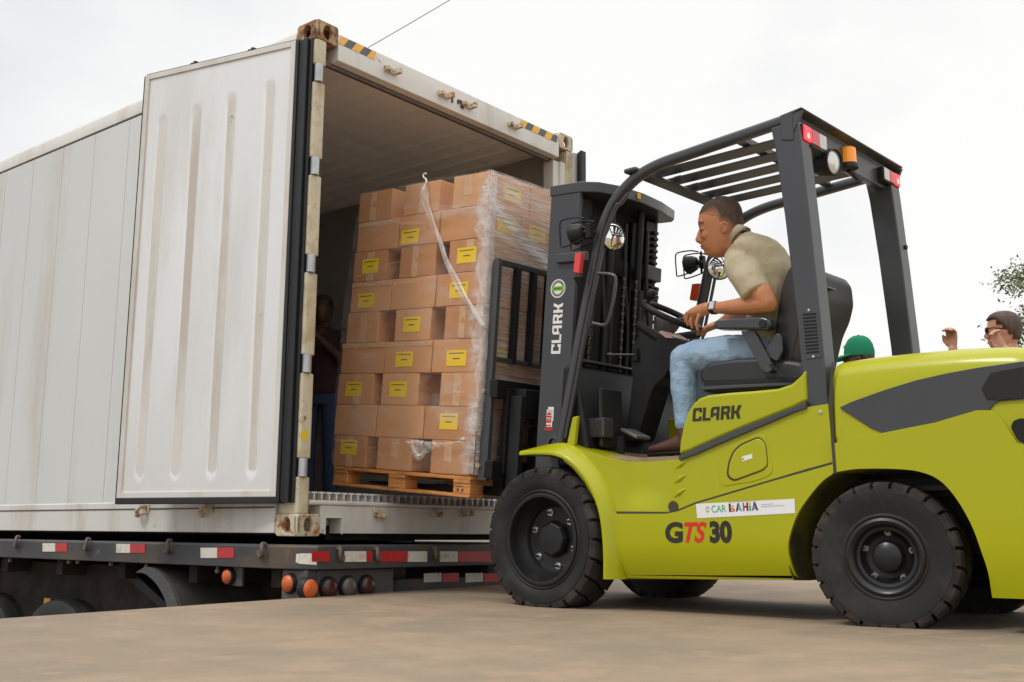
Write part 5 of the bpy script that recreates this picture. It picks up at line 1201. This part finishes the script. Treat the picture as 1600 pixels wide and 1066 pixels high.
def head_ring(mb, c, h, w_, n, grow=0, keep=None):
    o = []
    L = h.length + grow; hd = h.normalized()
    for i in range(n):
        t = 2*pi*i/n; ct, st_ = cos(t), sin(t)
        e = 1.12 if ct > 0 else 1.0          # narrower towards the face
        yy = (w_+grow)*math.copysign(abs(st_)**.92, st_) * (1 - .16*max(0, ct)**2)
        o.append(mb.v(c + hd*(L*ct) + Vector((0, yy, 0))))
    return o
body = MB(HM)
body.skin([head_ring(body, c, h, w_, 28) for c, h, w_ in head_secs()])
# nose, brow, lips, chin, ear
body.loft([(hz(168, 282), (.006, 0, 0), (0, .007, 0)), (hz(160, 305), (.010, 0, 0), (0, .008, 0)), (hz(156, 335), (.013, 0, 0), (0, .011, 0)), (hz(152, 362), (.017, 0, .002), (0, .015, 0)), (hz(158, 380), (.016, 0, .003), (0, .017, 0)), (hz(170, 392), (.008, 0, 0), (0, .012, 0))], 12)
for s in (1, -1):
    body.blob(hz(166, 378) + Vector((-.004, s*.012, 0)), .010, .007, .007, nu=10, nv=6)
    body.blob(hz(168, 240) + Vector((-.004, s*.028, 0)), .014, .026, .010, nu=12, nv=6)
    body.blob(hz(190, 300) + Vector((-.002, s*.034, 0)), .012, .016, .011, nu=12, nv=6)
    body.blob(hz(215, 345) + Vector((0, s*.045, 0)), .024, .018, .020, nu=12, nv=6)
    e0 = hz(362, 302); ew = .076
    body.blob(e0 + Vector((0, s*ew, 0)), .017, .010, .030, T=my(R(-12)).to_3x3() @ mz(s*R(20)).to_3x3(), nu=14, nv=8)
    body.tube([hz(345, 330) + Vector((0, s*(ew+.004), 0)), hz(336, 300) + Vector((0, s*(ew+.007), 0)), hz(345, 272) + Vector((0, s*(ew+.010), 0)), hz(368, 262) + Vector((0, s*(ew+.014), 0)), hz(388, 285) + Vector((0, s*(ew+.016), 0)), hz(382, 320) + Vector((0, s*(ew+.012), 0)), hz(362, 342) + Vector((0, s*(ew+.005), 0))], .0045, n=8)
body.blob(hz(188, 411), .012, .022, .0055, nu=12, nv=6); body.blob(hz(194, 427), .012, .020, .006, nu=12, nv=6); body.blob(hz(216, 460), .016, .020, .014, nu=12, nv=6)
body.M = DI
nb_ = hz(395, 395); nk0 = HFL @ nb_; nk1 = F((1158, 400), Y=.14)
chain(body, [HFL @ hz(375, 330), nk0, nk1], [.062, .060, .066])
# near arm and hand
sh = F((1154, 412), Y=.265); el = F((1199, 474), Y=.285); wr = F((1113, 481), Y=.23)
chain(body, [sh, F((1180, 447), Y=.28), F((1192, 462), Y=.285), el], [.062, .056, .052, .046])
chain(body, [el, F((1180, 476), Y=.275), F((1150, 480), Y=.255), F((1128, 481), Y=.24), wr], [.046, .049, .040, .031, .027])
pc = F((1092, 486), Y=.212)
body.loft([(wr, (0, 0, .026), (0, .020, 0)), (F((1104, 482), Y=.225), (.004, 0, .030), (0, .024, 0)), (F((1094, 486), Y=.214), (.008, 0, .032), (0, .032, 0)), (F((1083, 490), Y=.205), (.012, 0, .024), (0, .036, 0)), (F((1078, 493), Y=.202), (.008, 0, .012), (0, .030, 0))], 14)
for kx, mx_, tx, yy, r_ in (((1092, 494), (1088, 506), (1090, 516), .242, .0088), ((1085, 491), (1078.5, 502), (1081.5, 512), .222, .0095), ((1080, 489), (1072.5, 498), (1075, 508), .201, .0098), ((1078, 487), (1070, 494), (1071, 503), .180, .0092)):
    a, b, c = F(kx, Y=yy-.006), F(mx_, Y=yy), F(tx, Y=yy-.006); chain(body, [a, (a+b)/2 + Vector((0, 0, .004)), b, (b+c)/2, c], [r_*1.12, r_*1.05, r_*1.06, r_*.96, r_*.8], n=10)
chain(body, [F((1094, 489), Y=.182), F((1085, 498), Y=.170), F((1080, 505), Y=.168)], [.013, .011, .009], n=10)
# far arm, hand on the lever side
sr = F((1152, 408), Y=-.02) + Vector((0, -.12, 0)); er = F((1172, 478), Y=-.16); wr2 = F((1128, 506), Y=-.15)
chain(body, [sr, (sr+er)/2, er], [.058, .052, .045]); chain(body, [er, (er+wr2)/2, wr2], [.046, .040, .030])
body.loft([(wr2, (0, 0, .026), (0, .020, 0)), (wr2 + Vector((.05, 0, -.005)), (0, 0, .018), (0, .038, 0)), (wr2 + Vector((.09, .0, -.015)), (0, 0, .014), (0, .038, 0))], 12)
for i in range(4): a = wr2 + Vector((.085, -.03 + i*.02, -.015)); chain(body, [a, a + Vector((.03, 0, -.006)), a + Vector((.045, 0, -.03))], [.0095, .009, .008], n=8)
chain(body, [wr2 + Vector((.03, .03, -.01)), wr2 + Vector((.06, .05, -.02)), wr2 + Vector((.08, .05, -.035))], [.012, .011, .009], n=8)
# trunk and legs under the clothes, so the body is one figure
hipL, kneeL, ankL = F((1196, 552), Y=.12), F((1067, 557), Y=.17), F((1071, 664), Y=.19)
hipR, kneeR, ankR = hipL + Vector((0, -.22, 0)), kneeL + Vector((.03, -.31, .0)), ankL + Vector((.12, -.33, .03))
pelv = F((1203, 545), Y=.01); chest = F((1180, 412), Y=.10)
chain(body, [pelv, F((1200, 480), Y=.05), chest, nk1], [.10, .095, .11, .055]); chain(body, [sh, chest, sr], [.055, .10, .055])
for h_, k_, a_ in ((hipL, kneeL, ankL), (hipR, kneeR, ankR)): chain(body, [h_, k_], [.07, .05]); chain(body, [k_, a_], [.05, .035]); chain(body, [pelv, h_], [.09, .07])
bd_ = body.build('body', SKIN, dv, remesh=.0045, smoothit=3)
# hair cap: clipped short, thinning into the skin at the sides
HAIRF = mat('hair_clipped', (.085, .050, .037), .75, var=.4, scale=60, bump=.4, bscale=420)
t_ = HAIRF.node_tree; b_ = t_.nodes['Principled BSDF']; src = b_.inputs['Base Color'].links[0].from_socket
a_ = t_.nodes.new('ShaderNodeAttribute'); a_.attribute_name = 'hair_cover'; m_ = t_.nodes.new('ShaderNodeMix'); m_.data_type = 'RGBA'; m_.inputs[6].default_value = (.50, .203, .093, 1)
t_.links.new(a_.outputs['Fac'], m_.inputs[0]); t_.links.new(src, m_.inputs[7]); t_.links.new(m_.outputs[2], b_.inputs['Base Color'])
hr = MB(HM); secs_ = head_secs(); hl = lambda zx: float(np.interp(zx, [140, 170, 235, 300, 320, 335, 350, 395, 420, 490], [165, 172, 182, 190, 215, 250, 262, 268, 300, 322]))
n_ = 120; dense = []
zy_all = np.linspace(44, 330, 110)
ri = [r[0] for r in rows]
for zy in zy_all:
    f_, b_, w_ = (float(np.interp(zy, ri, [r[k] for r in rows])) for k in (1, 2, 3))
    a = hz(f_, zy); b = hz(b_, zy); dense.append(((a+b)/2, (a-b)/2, w_, f_, b_, zy))
rgs = [head_ring(hr, c, h, w_, n_, .0008 + .0040*max(0, 1-(zy-44)/170)) for c, h, w_, f_, b_, zy in dense]
sf = lambda i: min(1, max(0, (.80 - cos(2*pi*i/n_))/.45))
above = lambda k, i: hl((dense[k][3]+dense[k][4])/2 + (dense[k][3]-dense[k][4])/2*cos(2*pi*i/n_)) - dense[k][5]
keep = lambda k, i: above(k, i) > -3 - 19*sf(i)
for k in range(len(rgs)-1):
    for i in range(n_):
        if keep(k, i) and keep(k, i+1): hr.f([rgs[k][i], rgs[k][(i+1) % n_], rgs[k+1][(i+1) % n_], rgs[k+1][i]])
hr.bm.verts.ensure_lookup_table(); fade_ = [0.0]*len(hr.bm.verts); hr.bm.verts.index_update()
for k in range(len(rgs)):
    for i in range(n_): fade_[rgs[k][i].index] = min(1, max(0, (above(k, i) + 2 + 18*sf(i)) / (2 + 68*sf(i))))
hr.f(rgs[0]); ho = hr.build('hair', HAIRF, dv, ang=180, normals=True)
at_ = ho.data.attributes.new('hair_cover', 'FLOAT', 'POINT')
for i_, v_ in enumerate(fade_): at_.data[i_].value = v_
k = ho.modifiers.new('s', 'SOLIDIFY'); k.thickness = .003; k.offset = -1
for s in (1, -1):
    mb = MB(HM); mb.tube([hz(160, 262) + Vector((-.002, s*.014, 0)), hz(172, 252) + Vector((0, s*.034, 0)), hz(205, 255) + Vector((0, s*.056, 0))], [.003, .0042, .0025], n=8); mb.build('eyebrow', HAIR, dv)
    mb = MB(HM); mb.tube([hz(171, 305) + Vector((0, s*.026, 0)), hz(180, 308) + Vector((.004, s*.042, 0)), hz(202, 303) + Vector((.002, s*.053, 0))], [.0012, .0022, .001], n=6); mb.build('eyelashes', HAIR, dv)
mb = MB(HM); mb.blob(hz(185, 412), .0135, .021, .0045, nu=12, nv=6); mb.blob(hz(192, 426), .0135, .019, .0052, nu=12, nv=6); mb.build('lips', LIP, dv)
# shirt
mb = MB(DI)
st_ = [((1162, 556), (1246, 548), .175, .0), ((1160, 525), (1246, 515), .178, .01), ((1158, 495), (1246, 478), .180, .03), ((1150, 466), (1243, 446), .188, .05), ((1141, 438), (1235, 412), .198, .08), ((1134.5, 414), (1220, 386), .205, .105), ((1134, 400), (1203, 370), .19, .125), ((1138, 392), (1186, 364), .15, .14), ((1141, 388), (1172, 361), .105, .15), ((1141, 384), (1165, 358), .078, .16)]
secs = []
for f_, b_, lat, yc in st_:
    a, b = F(f_, Y=yc + .06), F(b_, Y=yc + .06); c = (a+b)/2; c.y = yc
    secs.append((c, (a-b)/2*.94, Vector((-.18*lat, lat, 0))))
mb.loft(secs, 24)
for (p0, p1, p2, p3) in ((F((1156, 402), Y=.20), F((1158, 418), Y=.262), F((1172, 441), Y=.285), F((1182, 459), Y=.285)),): 
    mb.tube([p0, p1, p2, p3], [.075, .082, .076, .071], n=18)
mb.tube([sr + Vector((0, .06, 0)), sr, sr*.55+er*.45], [.07, .08, .07], n=16)
so = mb.build('shirt', KHAKI, dv, remesh=.008, smoothit=4)
tx_ = bpy.data.textures.new('folds', 'CLOUDS'); tx_.noise_scale = .09
k = so.modifiers.new('d', 'DISPLACE'); k.texture = tx_; k.strength = .013; k.mid_level = .5
txf = bpy.data.textures.new('fine_folds', 'CLOUDS'); txf.noise_scale = .035; k = so.modifiers.new('e', 'DISPLACE'); k.texture = txf; k.strength = .003; k.mid_level = .5
mb = MB(DI); cp_ = [(1140, 391), (1147, 380), (1156, 367), (1163, 358), (1170, 362)]
c0, c1 = F((1140, 388), Y=.19), F((1164, 360), Y=.17)
cc = (c0+c1)/2; ax = (c1-c0)/2; lat = Vector((-.02, .075, 0)); up_ = Vector((.03, .01, .045))
rings = []
for t in np.linspace(0, 2*pi, 33)[:-1]:
    p = cc + ax*1.05*cos(t) + lat*sin(t) + Vector((0, -.02, 0)); q = cc + ax*.97*cos(t) + lat*.90*sin(t) + Vector((0, -.015, 0)) + up_*(.55 + .25*cos(t))
    o_ = cc + ax*1.22*cos(t) + lat*1.18*sin(t) + Vector((0, -.02, 0)) + Vector((-.006, 0, .004))
    rings.append([mb.v(p), mb.v(q), mb.v(q + Vector((-.003, 0, .001))), mb.v(o_)])
for r0, r1 in zip(rings, rings[1:] + rings[:1]):
    for i in range(3): mb.f([r0[i], r0[i+1], r1[i+1], r1[i]])
co = mb.build('collar', KHAKI, so, ang=60); k = co.modifiers.new('s', 'SOLIDIFY'); k.thickness = .004
# jeans
mb = MB(DI)
def leg(h_, k_, a_, s):
    m1 = h_*.5 + k_*.5 + Vector((0, 0, .004)); kf = k_ + Vector((.0, 0, -.012))
    chain(mb, [h_, m1, k_*.85+h_*.15, kf], [.098, .090, .076, .068], n=18)
    cm = kf*.55 + a_*.45
    chain(mb, [kf, cm, a_*.8+kf*.2, a_], [.068, .064, .054, .052], n=18)
leg(hipL, kneeL, ankL, 1); leg(hipR, kneeR, ankR, -1)
chain(mb, [hipL, pelv, hipR], [.098, .115, .098], n=16); chain(mb, [pelv, F((1204, 528), Y=.01)], [.115, .11], n=16)
jo = mb.build('jeans', DENIM, dv, remesh=.008, smoothit=4)
tx2 = bpy.data.textures.new('denim_folds', 'CLOUDS'); tx2.noise_scale = .07
k = jo.modifiers.new('d', 'DISPLACE'); k.texture = tx2; k.strength = .013; k.mid_level = .5; k = jo.modifiers.new('e', 'DISPLACE'); k.texture = txf; k.strength = .005; k.mid_level = .5
for a_ in (ankL, ankR):
    mb = MB(DI); z0 = a_.z - .135
    mb.loft([(a_ + Vector((-.055, 0, -.105)), (0, .026, 0), (0, 0, .028)), (a_ + Vector((-.03, 0, -.085)), (0, .038, 0), (0, 0, .048)), (a_ + Vector((.02, 0, -.080)), (0, .040, 0), (0, 0, .052)), (a_ + Vector((.08, .0, -.096)), (0, .043, 0), (0, 0, .036)), (a_ + Vector((.15, 0, -.106)), (0, .044, 0), (0, 0, .026)), (a_ + Vector((.20, 0, -.110)), (0, .034, 0), (0, 0, .019)), (a_ + Vector((.215, 0, -.112)), (0, .015, 0), (0, 0, .010))], 16)
    chain(mb, [a_ + Vector((-.005, 0, -.08)), a_ + Vector((0, 0, -.01))], [.045, .046])
    sh_ = mb.build('shoe', SHOE, dv, remesh=.006, smoothit=2)
    mb = MB(DI); mb.loft([(a_ + Vector((x, 0, -.135)), (0, w_, 0), (0, 0, .010)) for x, w_ in ((-.065, .02), (-.05, .036), (.05, .042), (.15, .046), (.20, .038), (.222, .014))], 14); mb.build('sole', BLACKP, sh_)
# watch
q = F((1113, 481), Y=.255); c = F((1115, 481), Y=.232); d_ = (el - wr).normalized()
mb = MB(DI); up_ = Vector((0, 0, 1)); sd_ = d_.cross(up_).normalized()
mb.skin([mb.ring(c + d_*t, up_*r_, sd_*r_*.92, [(cos(2*pi*i/24), sin(2*pi*i/24)) for i in range(24)]) for t, r_ in ((-.013, .031), (-.012, .033), (.012, .034), (.013, .032))]); wt = mb.build('watch', BLACKP, dv)
fn_ = Vector((-.25, .95, .15)).normalized(); ux = d_; uy = fn_.cross(ux).normalized()
WT = DI @ Matrix(((ux.x, uy.x, fn_.x, c.x), (ux.y, uy.y, fn_.y, c.y), (ux.z, uy.z, fn_.z, c.z), (0, 0, 0, 1))) @ Matrix.Translation((0, 0, .034))
mb = MB(WT); mb.box(-.018, .018, -.021, .021, -.006, .004); wc_ = mb.build('watch_case', ZINC, wt, bevel=.004, seg=3)
mb = MB(WT); mb.box(-.014, .014, -.017, .017, .0041, .0052); mb.build('watch_face', mat('watch_glass', (.62, .63, .66), .12, coat=.5), wc_, bevel=.0006)

# ---------------- generic standing figure
def standing(label, M, H=1.75, skin=SKIN, shirt=KHAKI, trousers=NAVY, hair=HAIRB, arms=None, cap=None, glasses=False, phone=False, look=0, hairlong=False):
    root = thing('person', label, 'person', M); k = H/1.75
    V_ = lambda x, y, z: Vector((x*k, y*k, z*k))
    arms = arms or [((.20, 0, 1.40), (.25, -.02, 1.12), (.24, .10, .87)), ((-.20, 0, 1.40), (-.25, -.02, 1.12), (-.24, .10, .87))]
    mb = MB()
    hd = [(1.755, .03, .035, .0), (1.74, .055, .065, 0), (1.71, .072, .088, 0), (1.67, .078, .098, 0), (1.63, .077, .098, .002), (1.60, .074, .093, .004), (1.57, .068, .084, .008), (1.55, .060, .072, .014), (1.53, .048, .055, .022), (1.518, .03, .034, .03)]
    LK = Matrix.Translation(V_(0, 0, 0)) @ mz(look)
    mb.M = LK; mb.loft([(V_(0, dy, z), (w_*k, 0, 0), (0, l*k, 0)) for z, w_, l, dy in hd], 20)
    mb.loft([(V_(0, .092, 1.655), (.006*k, 0, 0), (0, .006*k, 0)), (V_(0, .106, 1.62), (.011*k, 0, 0), (0, .013*k, 0)), (V_(0, .104, 1.605), (.014*k, 0, 0), (0, .012*k, 0)), (V_(0, .092, 1.597), (.008*k, 0, 0), (0, .006*k, 0))], 10)
    mb.blob(V_(0, .092, 1.575), .022*k, .008*k, .008*k)
    for s in (1, -1):
        mb.blob(V_(s*.078, -.005, 1.635), .008*k, .016*k, .028*k); mb.blob(V_(s*.030, .078, 1.665), .022*k, .016*k, .010*k)
    mb.M = Matrix.Identity(4)
    chain(mb, [V_(0, -.01, 1.58), V_(0, -.02, 1.46)], [.055*k, .062*k])
    chain(mb, [V_(0, 0, .98), V_(0, 0, 1.2), V_(0, 0, 1.38)], [.12*k, .11*k, .12*k])
    for s in (1, -1):
        chain(mb, [V_(s*.09, 0, .95), V_(s*.10, .01, .52), V_(s*.10, -.01, .09)], [.075*k, .052*k, .035*k])
        chain(mb, [V_(s*.10, -.03, .04), V_(s*.11, .12, .03)], [.035*k, .03*k])
    for (a, b, c) in arms:
        a, b, c = V_(*a), V_(*b), V_(*c); chain(mb, [V_(0, 0, 1.36), a], [.08*k, .055*k]); chain(mb, [a, b], [.052*k, .043*k]); chain(mb, [b, c], [.043*k, .028*k])
        d = (c-b).normalized(); h_ = c + d*.06*k; side = d.orthogonal().normalized(); oth = d.cross(side)
        # thumb side towards the head
        inw = Vector((-a.x, .3, 0)); inw = (inw - d*inw.dot(d)).normalized(); pal_ = d.cross(inw)
        mb.loft([(c, side*.02*k, oth*.024*k), (c + d*.03*k, inw*.034*k, pal_*.017*k), (c + d*.075*k, inw*.040*k, pal_*.015*k), (c + d*.09*k, inw*.036*k, pal_*.012*k)], 12)
        for i in range(4):
            p = c + d*.085*k + inw*(.030 - i*.020)*k; ln = (.062, .070, .066, .052)[i]*k
            chain(mb, [p, p + d*ln*.45 + pal_*.006*k, p + d*ln*.62 + pal_*.028*k, p + d*ln*.45 + pal_*.046*k], [.0098*k, .0095*k, .009*k, .008*k], n=8)
        chain(mb, [c + d*.03*k + inw*.03*k, c + d*.06*k + inw*.052*k + pal_*.01*k, c + d*.09*k + inw*.046*k + pal_*.024*k], [.013*k, .0115*k, .009*k], n=8)
    mb.build('body', skin, root, remesh=.006, smoothit=3)
    mb = MB()
    mb.loft([(V_(0, 0, z), (w_*k, 0, 0), (0, l*k, 0)) for z, w_, l in ((.90, .175, .125), (1.0, .17, .125), (1.15, .165, .12), (1.30, .185, .13), (1.40, .195, .115), (1.455, .12, .085), (1.48, .075, .07))], 24)
    for (a, b, c) in arms: a, b = V_(*a), V_(*b); chain(mb, [V_(a.x/k*.6, 0, 1.38), a, a*.4+b*.6], [.075*k, .070*k, .062*k])
    mb.build('shirt', shirt, root, remesh=.009, smoothit=3)
    mb = MB(); mb.loft([(V_(0, 0, z), (w_*k, 0, 0), (0, l*k, 0)) for z, w_, l in ((.82, .165, .115), (.95, .17, .12), (1.0, .165, .118))], 20)
    for s in (1, -1): chain(mb, [V_(s*.09, 0, .90), V_(s*.10, .01, .5), V_(s*.10, -.01, .1)], [.09*k, .068*k, .058*k])
    mb.build('trousers', trousers, root, remesh=.009, smoothit=2)
    for s in (1, -1):
        mb = MB(); mb.loft([(V_(s*.105, y, z), (w_*k, 0, 0), (0, 0, h_*k)) for y, z, w_, h_ in ((-.09, .045, .025, .04), (-.05, .05, .04, .05), (.05, .045, .044, .045), (.14, .035, .044, .033), (.185, .028, .02, .02))], 14); mb.build('shoe', SHOE, root)
    if hair:
        mb = MB(LK); rg_ = []
        for z, w_, l, dy in hd[:7] if not hairlong else hd[:8]:
            ring_ = []
            for i in range(36):
                t = 2*pi*i/36; ring_.append(mb.v(V_((w_+.010)*cos(t), dy + (l+.010)*sin(t), z + .008)))
            rg_.append((z, ring_))
        for (z0, r0), (z1, r1) in zip(rg_[:-1], rg_[1:]):
            for i in range(36):
                sn = sin(2*pi*(i+.5)/36); lim = float(np.interp(sn, [-1, -.5, -.2, .1, .35, .6, 1], [1.56, 1.59, 1.635, 1.672, 1.69, 1.705, 1.71]))
                if (z0+z1)/2 > lim: mb.f([r0[i], r0[(i+1) % 36], r1[(i+1) % 36], r1[i]])
        mb.f(rg_[0][1]); h_ = mb.build('hair', hair, root, ang=180); kk = h_.modifiers.new('s', 'SOLIDIFY'); kk.thickness = .008; kk.offset = -1
    if cap:
        mb = MB(LK); mb.loft([(V_(0, dy, z), (w_*k, 0, 0), (0, l*k, 0)) for z, w_, l, dy in ((1.645, .088, .108, .0), (1.68, .089, .109, .0), (1.73, .083, .098, .0), (1.77, .066, .076, 0), (1.792, .04, .045, 0), (1.797, .012, .012, 0))], 24)
        cp = mb.build('cap', cap, root, ang=60)
        mb = MB(LK); n_ = 14; A = []; 
        for i in range(n_+1):
            t = pi*i/n_; A.append((cos(t)*.084*k, .0 + sin(t)*.104*k, cos(t)*.080*k, .05 + sin(t)*.145*k))
        top = [[mb.v((a, b, 1.655*k)), mb.v(((a+c)/2, (b+d)/2, (1.655 - .004*sin(pi*i/n_))*k)), mb.v((c, d, (1.645 - .028*sin(pi*i/n_))*k))] for i, (a, b, c, d) in enumerate(A)]
        for r0, r1 in zip(top[:-1], top[1:]):
            for i in range(2): mb.f([r0[i], r0[i+1], r1[i+1], r1[i]])
        bo = mb.build('brim', cap, cp, ang=80); kk = bo.modifiers.new('s', 'SOLIDIFY'); kk.thickness = .005
        mb = MB(LK)
        for yy, a, b in ((1.725, -.035, .035), (1.712, -.045, .045)):
            x = a
            while x < b: mb.box(x*k, (x+.008)*k, .098*k, .105*k, (yy-.004)*k, (yy+.004)*k); x += .011
        mb.build('cap_print', TXTW, cp, smooth=False)
        mb = MB(LK); mb.blob(V_(0, 0, 1.799), .009*k, .009*k, .006*k); mb.build('cap_button', cap, cp)
    if glasses:
        mb = MB(LK)
        for s in (1, -1):
            mb.blob(V_(s*.034, .096, 1.648), .028*k, .010*k, .020*k); mb.tube([V_(s*.062, .090, 1.655), V_(s*.079, .05, 1.655), V_(s*.083, -.01, 1.645)], .004*k, n=8)
        mb.tube([V_(-.012, .102, 1.652), V_(.012, .102, 1.652)], .004*k, n=8); mb.build('sunglasses', BLACKP, root)
    return root
def face_to(pos, target):
    d = Vector(target) - Vector(pos); return math.atan2(-d.x, d.y)
# man in the container
q = un(CONT, (497, 768), 'Y', 2.3); pw = CONT @ Vector((q.x, 2.3, .241))
pm = standing('man in a dark shirt and jeans standing inside the container, holding up a phone', Matrix.Translation(pw) @ mz(face_to(pw, CAMPOS) - .35), H=1.70, skin=mat('skin_shaded', (.09, .045, .028), .5), shirt=mat('shaded_red_shirt', (.05, .022, .025), .85, var=.15), trousers=NAVY, hair=HAIR, arms=[((.20, 0, 1.40), (.25, .05, 1.15), (.10, .28, 1.36)), ((-.20, 0, 1.40), (-.25, .05, 1.15), (-.06, .28, 1.36))])  # skin and shirt colours darkened to stand for the shade inside
ph = thing('phone', 'dark phone held up by the man inside the container', 'phone', Matrix.Translation(pw) @ mz(face_to(pw, CAMPOS) - .35) @ Matrix.Translation((.02, .36*.97, 1.45*.97)))
mb = MB(); mb.box(-.08, .08, -.005, .005, -.038, .038); mb.build('phone_body', BLACK, ph, bevel=.004); mb = MB(); mb.cyl((.055, .0051, .018), (.055, .007, .018), .008, n=14); mb.build('phone_camera', STEEL, ph)
# man with the green cap, beyond the forklift
def spot(u, dist):
    d = ray(u); d = d/d.y; return CAMPOS + d*dist
# dist along the optical ground axis; height follows from the cap top
t_ = spot((1341, 524), 7.4); HH = t_.z/1.80*1.75
gp = Vector((t_.x, t_.y, 0)); dl = (FORK.to_3x3() @ Vector((1, .25, 0)))
standing('man in a green cap standing behind the forklift hood, looking at the load', Matrix.Translation(gp) @ mz(math.atan2(-dl.x, dl.y)), H=HH, skin=mat('skin_dark', (.11, .05, .03), .5), shirt=mat('grey_shirt', (.25, .25, .26), .85), cap=CAPG, hair=HAIRB)
t_ = spot((1566, 487), 6.1); HH = t_.z/1.765*1.75; kz = HH/1.75
gp = Vector((t_.x, t_.y, 0)); yaw_ = math.atan2(-dl.x, dl.y)
PM = Matrix.Translation(gp) @ mz(yaw_); 
PV = PM.inverted(); hl_ = PV @ spot((1489, 546), 6.0); el_l = PV @ spot((1496, 640), 6.0); hr_ = PV @ spot((1570, 547), 5.86); el_r = PV @ spot((1606, 590), 5.84)
standing('brown haired man in sunglasses with one fist raised and a hand at his face', PM, H=HH, skin=SKINP, shirt=mat('white_shirt', (.7, .7, .7), .85), hair=HAIRB, glasses=True, hairlong=True,
  arms=[((.20, 0, 1.40), tuple(el_r/kz), tuple(hr_/kz)), ((-.20, 0, 1.40), tuple(el_l/kz), tuple(hl_/kz))])

# ================================================================== TREE AND CABLE
tb = spot((1662, 600), 24); tb.z = -.98
tree = thing('tree', 'sparse green tree rising beyond the forklift at the right edge', 'tree', Matrix.Translation(tb))
BARK = mat('tree_bark', (.10, .075, .055), .9, var=.3, bump=.2)
LEAF = [mat('leaf_%s' % n, c, .6, var=.25, scale=2) for n, c in (('dark', (.07, .10, .022)), ('mid', (.12, .155, .035)), ('light', (.20, .225, .06)))]
top_ = spot((1665, 462), 24).z + .98; rt = random.Random(9)
tk = MB(); tk.tube(spline([(0, 0, 0), (.05, 0, top_*.3), (-.05, .05, top_*.6), (.05, 0, top_*.95)], 5), [.16 - .13*i/15 for i in range(16)], n=10)
tips = []
for i in range(22):
    z = top_*(.40 + .6*i/22); a = rt.uniform(0, 2*pi); L_ = rt.uniform(.9, 2.0)*(1.15 - .45*i/22)
    p0 = Vector((0, 0, z)); p2 = p0 + Vector((cos(a)*L_, sin(a)*L_, rt.uniform(.1, .9))); p1 = (p0+p2)/2 + Vector((0, 0, rt.uniform(-.1, .25)))
    tk.tube(spline([tuple(p0), tuple(p1), tuple(p2)], 4), [.045 - .035*j/8 for j in range(9)], n=6)
    for _ in range(5): tips.append(p1.lerp(p2, rt.uniform(.1, 1.1)) + Vector((rt.gauss(0, .22), rt.gauss(0, .22), rt.gauss(0, .2))))
tk.build('trunk', BARK, tree)
cr_ = MB()
for tp in tips:
    for _ in range(70):
        c = tp + Vector((rt.gauss(0, .20), rt.gauss(0, .20), rt.gauss(0, .15))); s_ = rt.uniform(.03, .06)
        d = Vector((rt.gauss(0, 1), rt.gauss(0, 1), rt.gauss(-.3, .6))).normalized(); n__ = d.orthogonal().normalized(); n__.rotate(Matrix.Rotation(rt.uniform(0, 6.28), 3, d)); cr_.mi = rt.choice((0, 0, 1, 1, 2))
        cr_.f([cr_.v(c), cr_.v(c + d*s_ + n__*s_*.45), cr_.v(c + d*s_*2.1), cr_.v(c + d*s_ - n__*s_*.45)])
cr_.build('crown', LEAF, tree, smooth=False, normals=False)
c0, c1 = spot((578, 73), 30), spot((703, 0), 30); dd = (c1-c0)
pts = [c0 + dd*t + Vector((0, 0, .0012*(t*t - t)*0 + .02*((t-.5)**2 - .25))) for t in np.linspace(-6, 8, 40)]
mb = MB(); mb.tube(pts, .011, n=6); tag(mb.build('overhead_cable', GREY), 'thin dark overhead cable crossing the pale sky above the container', 'cable')
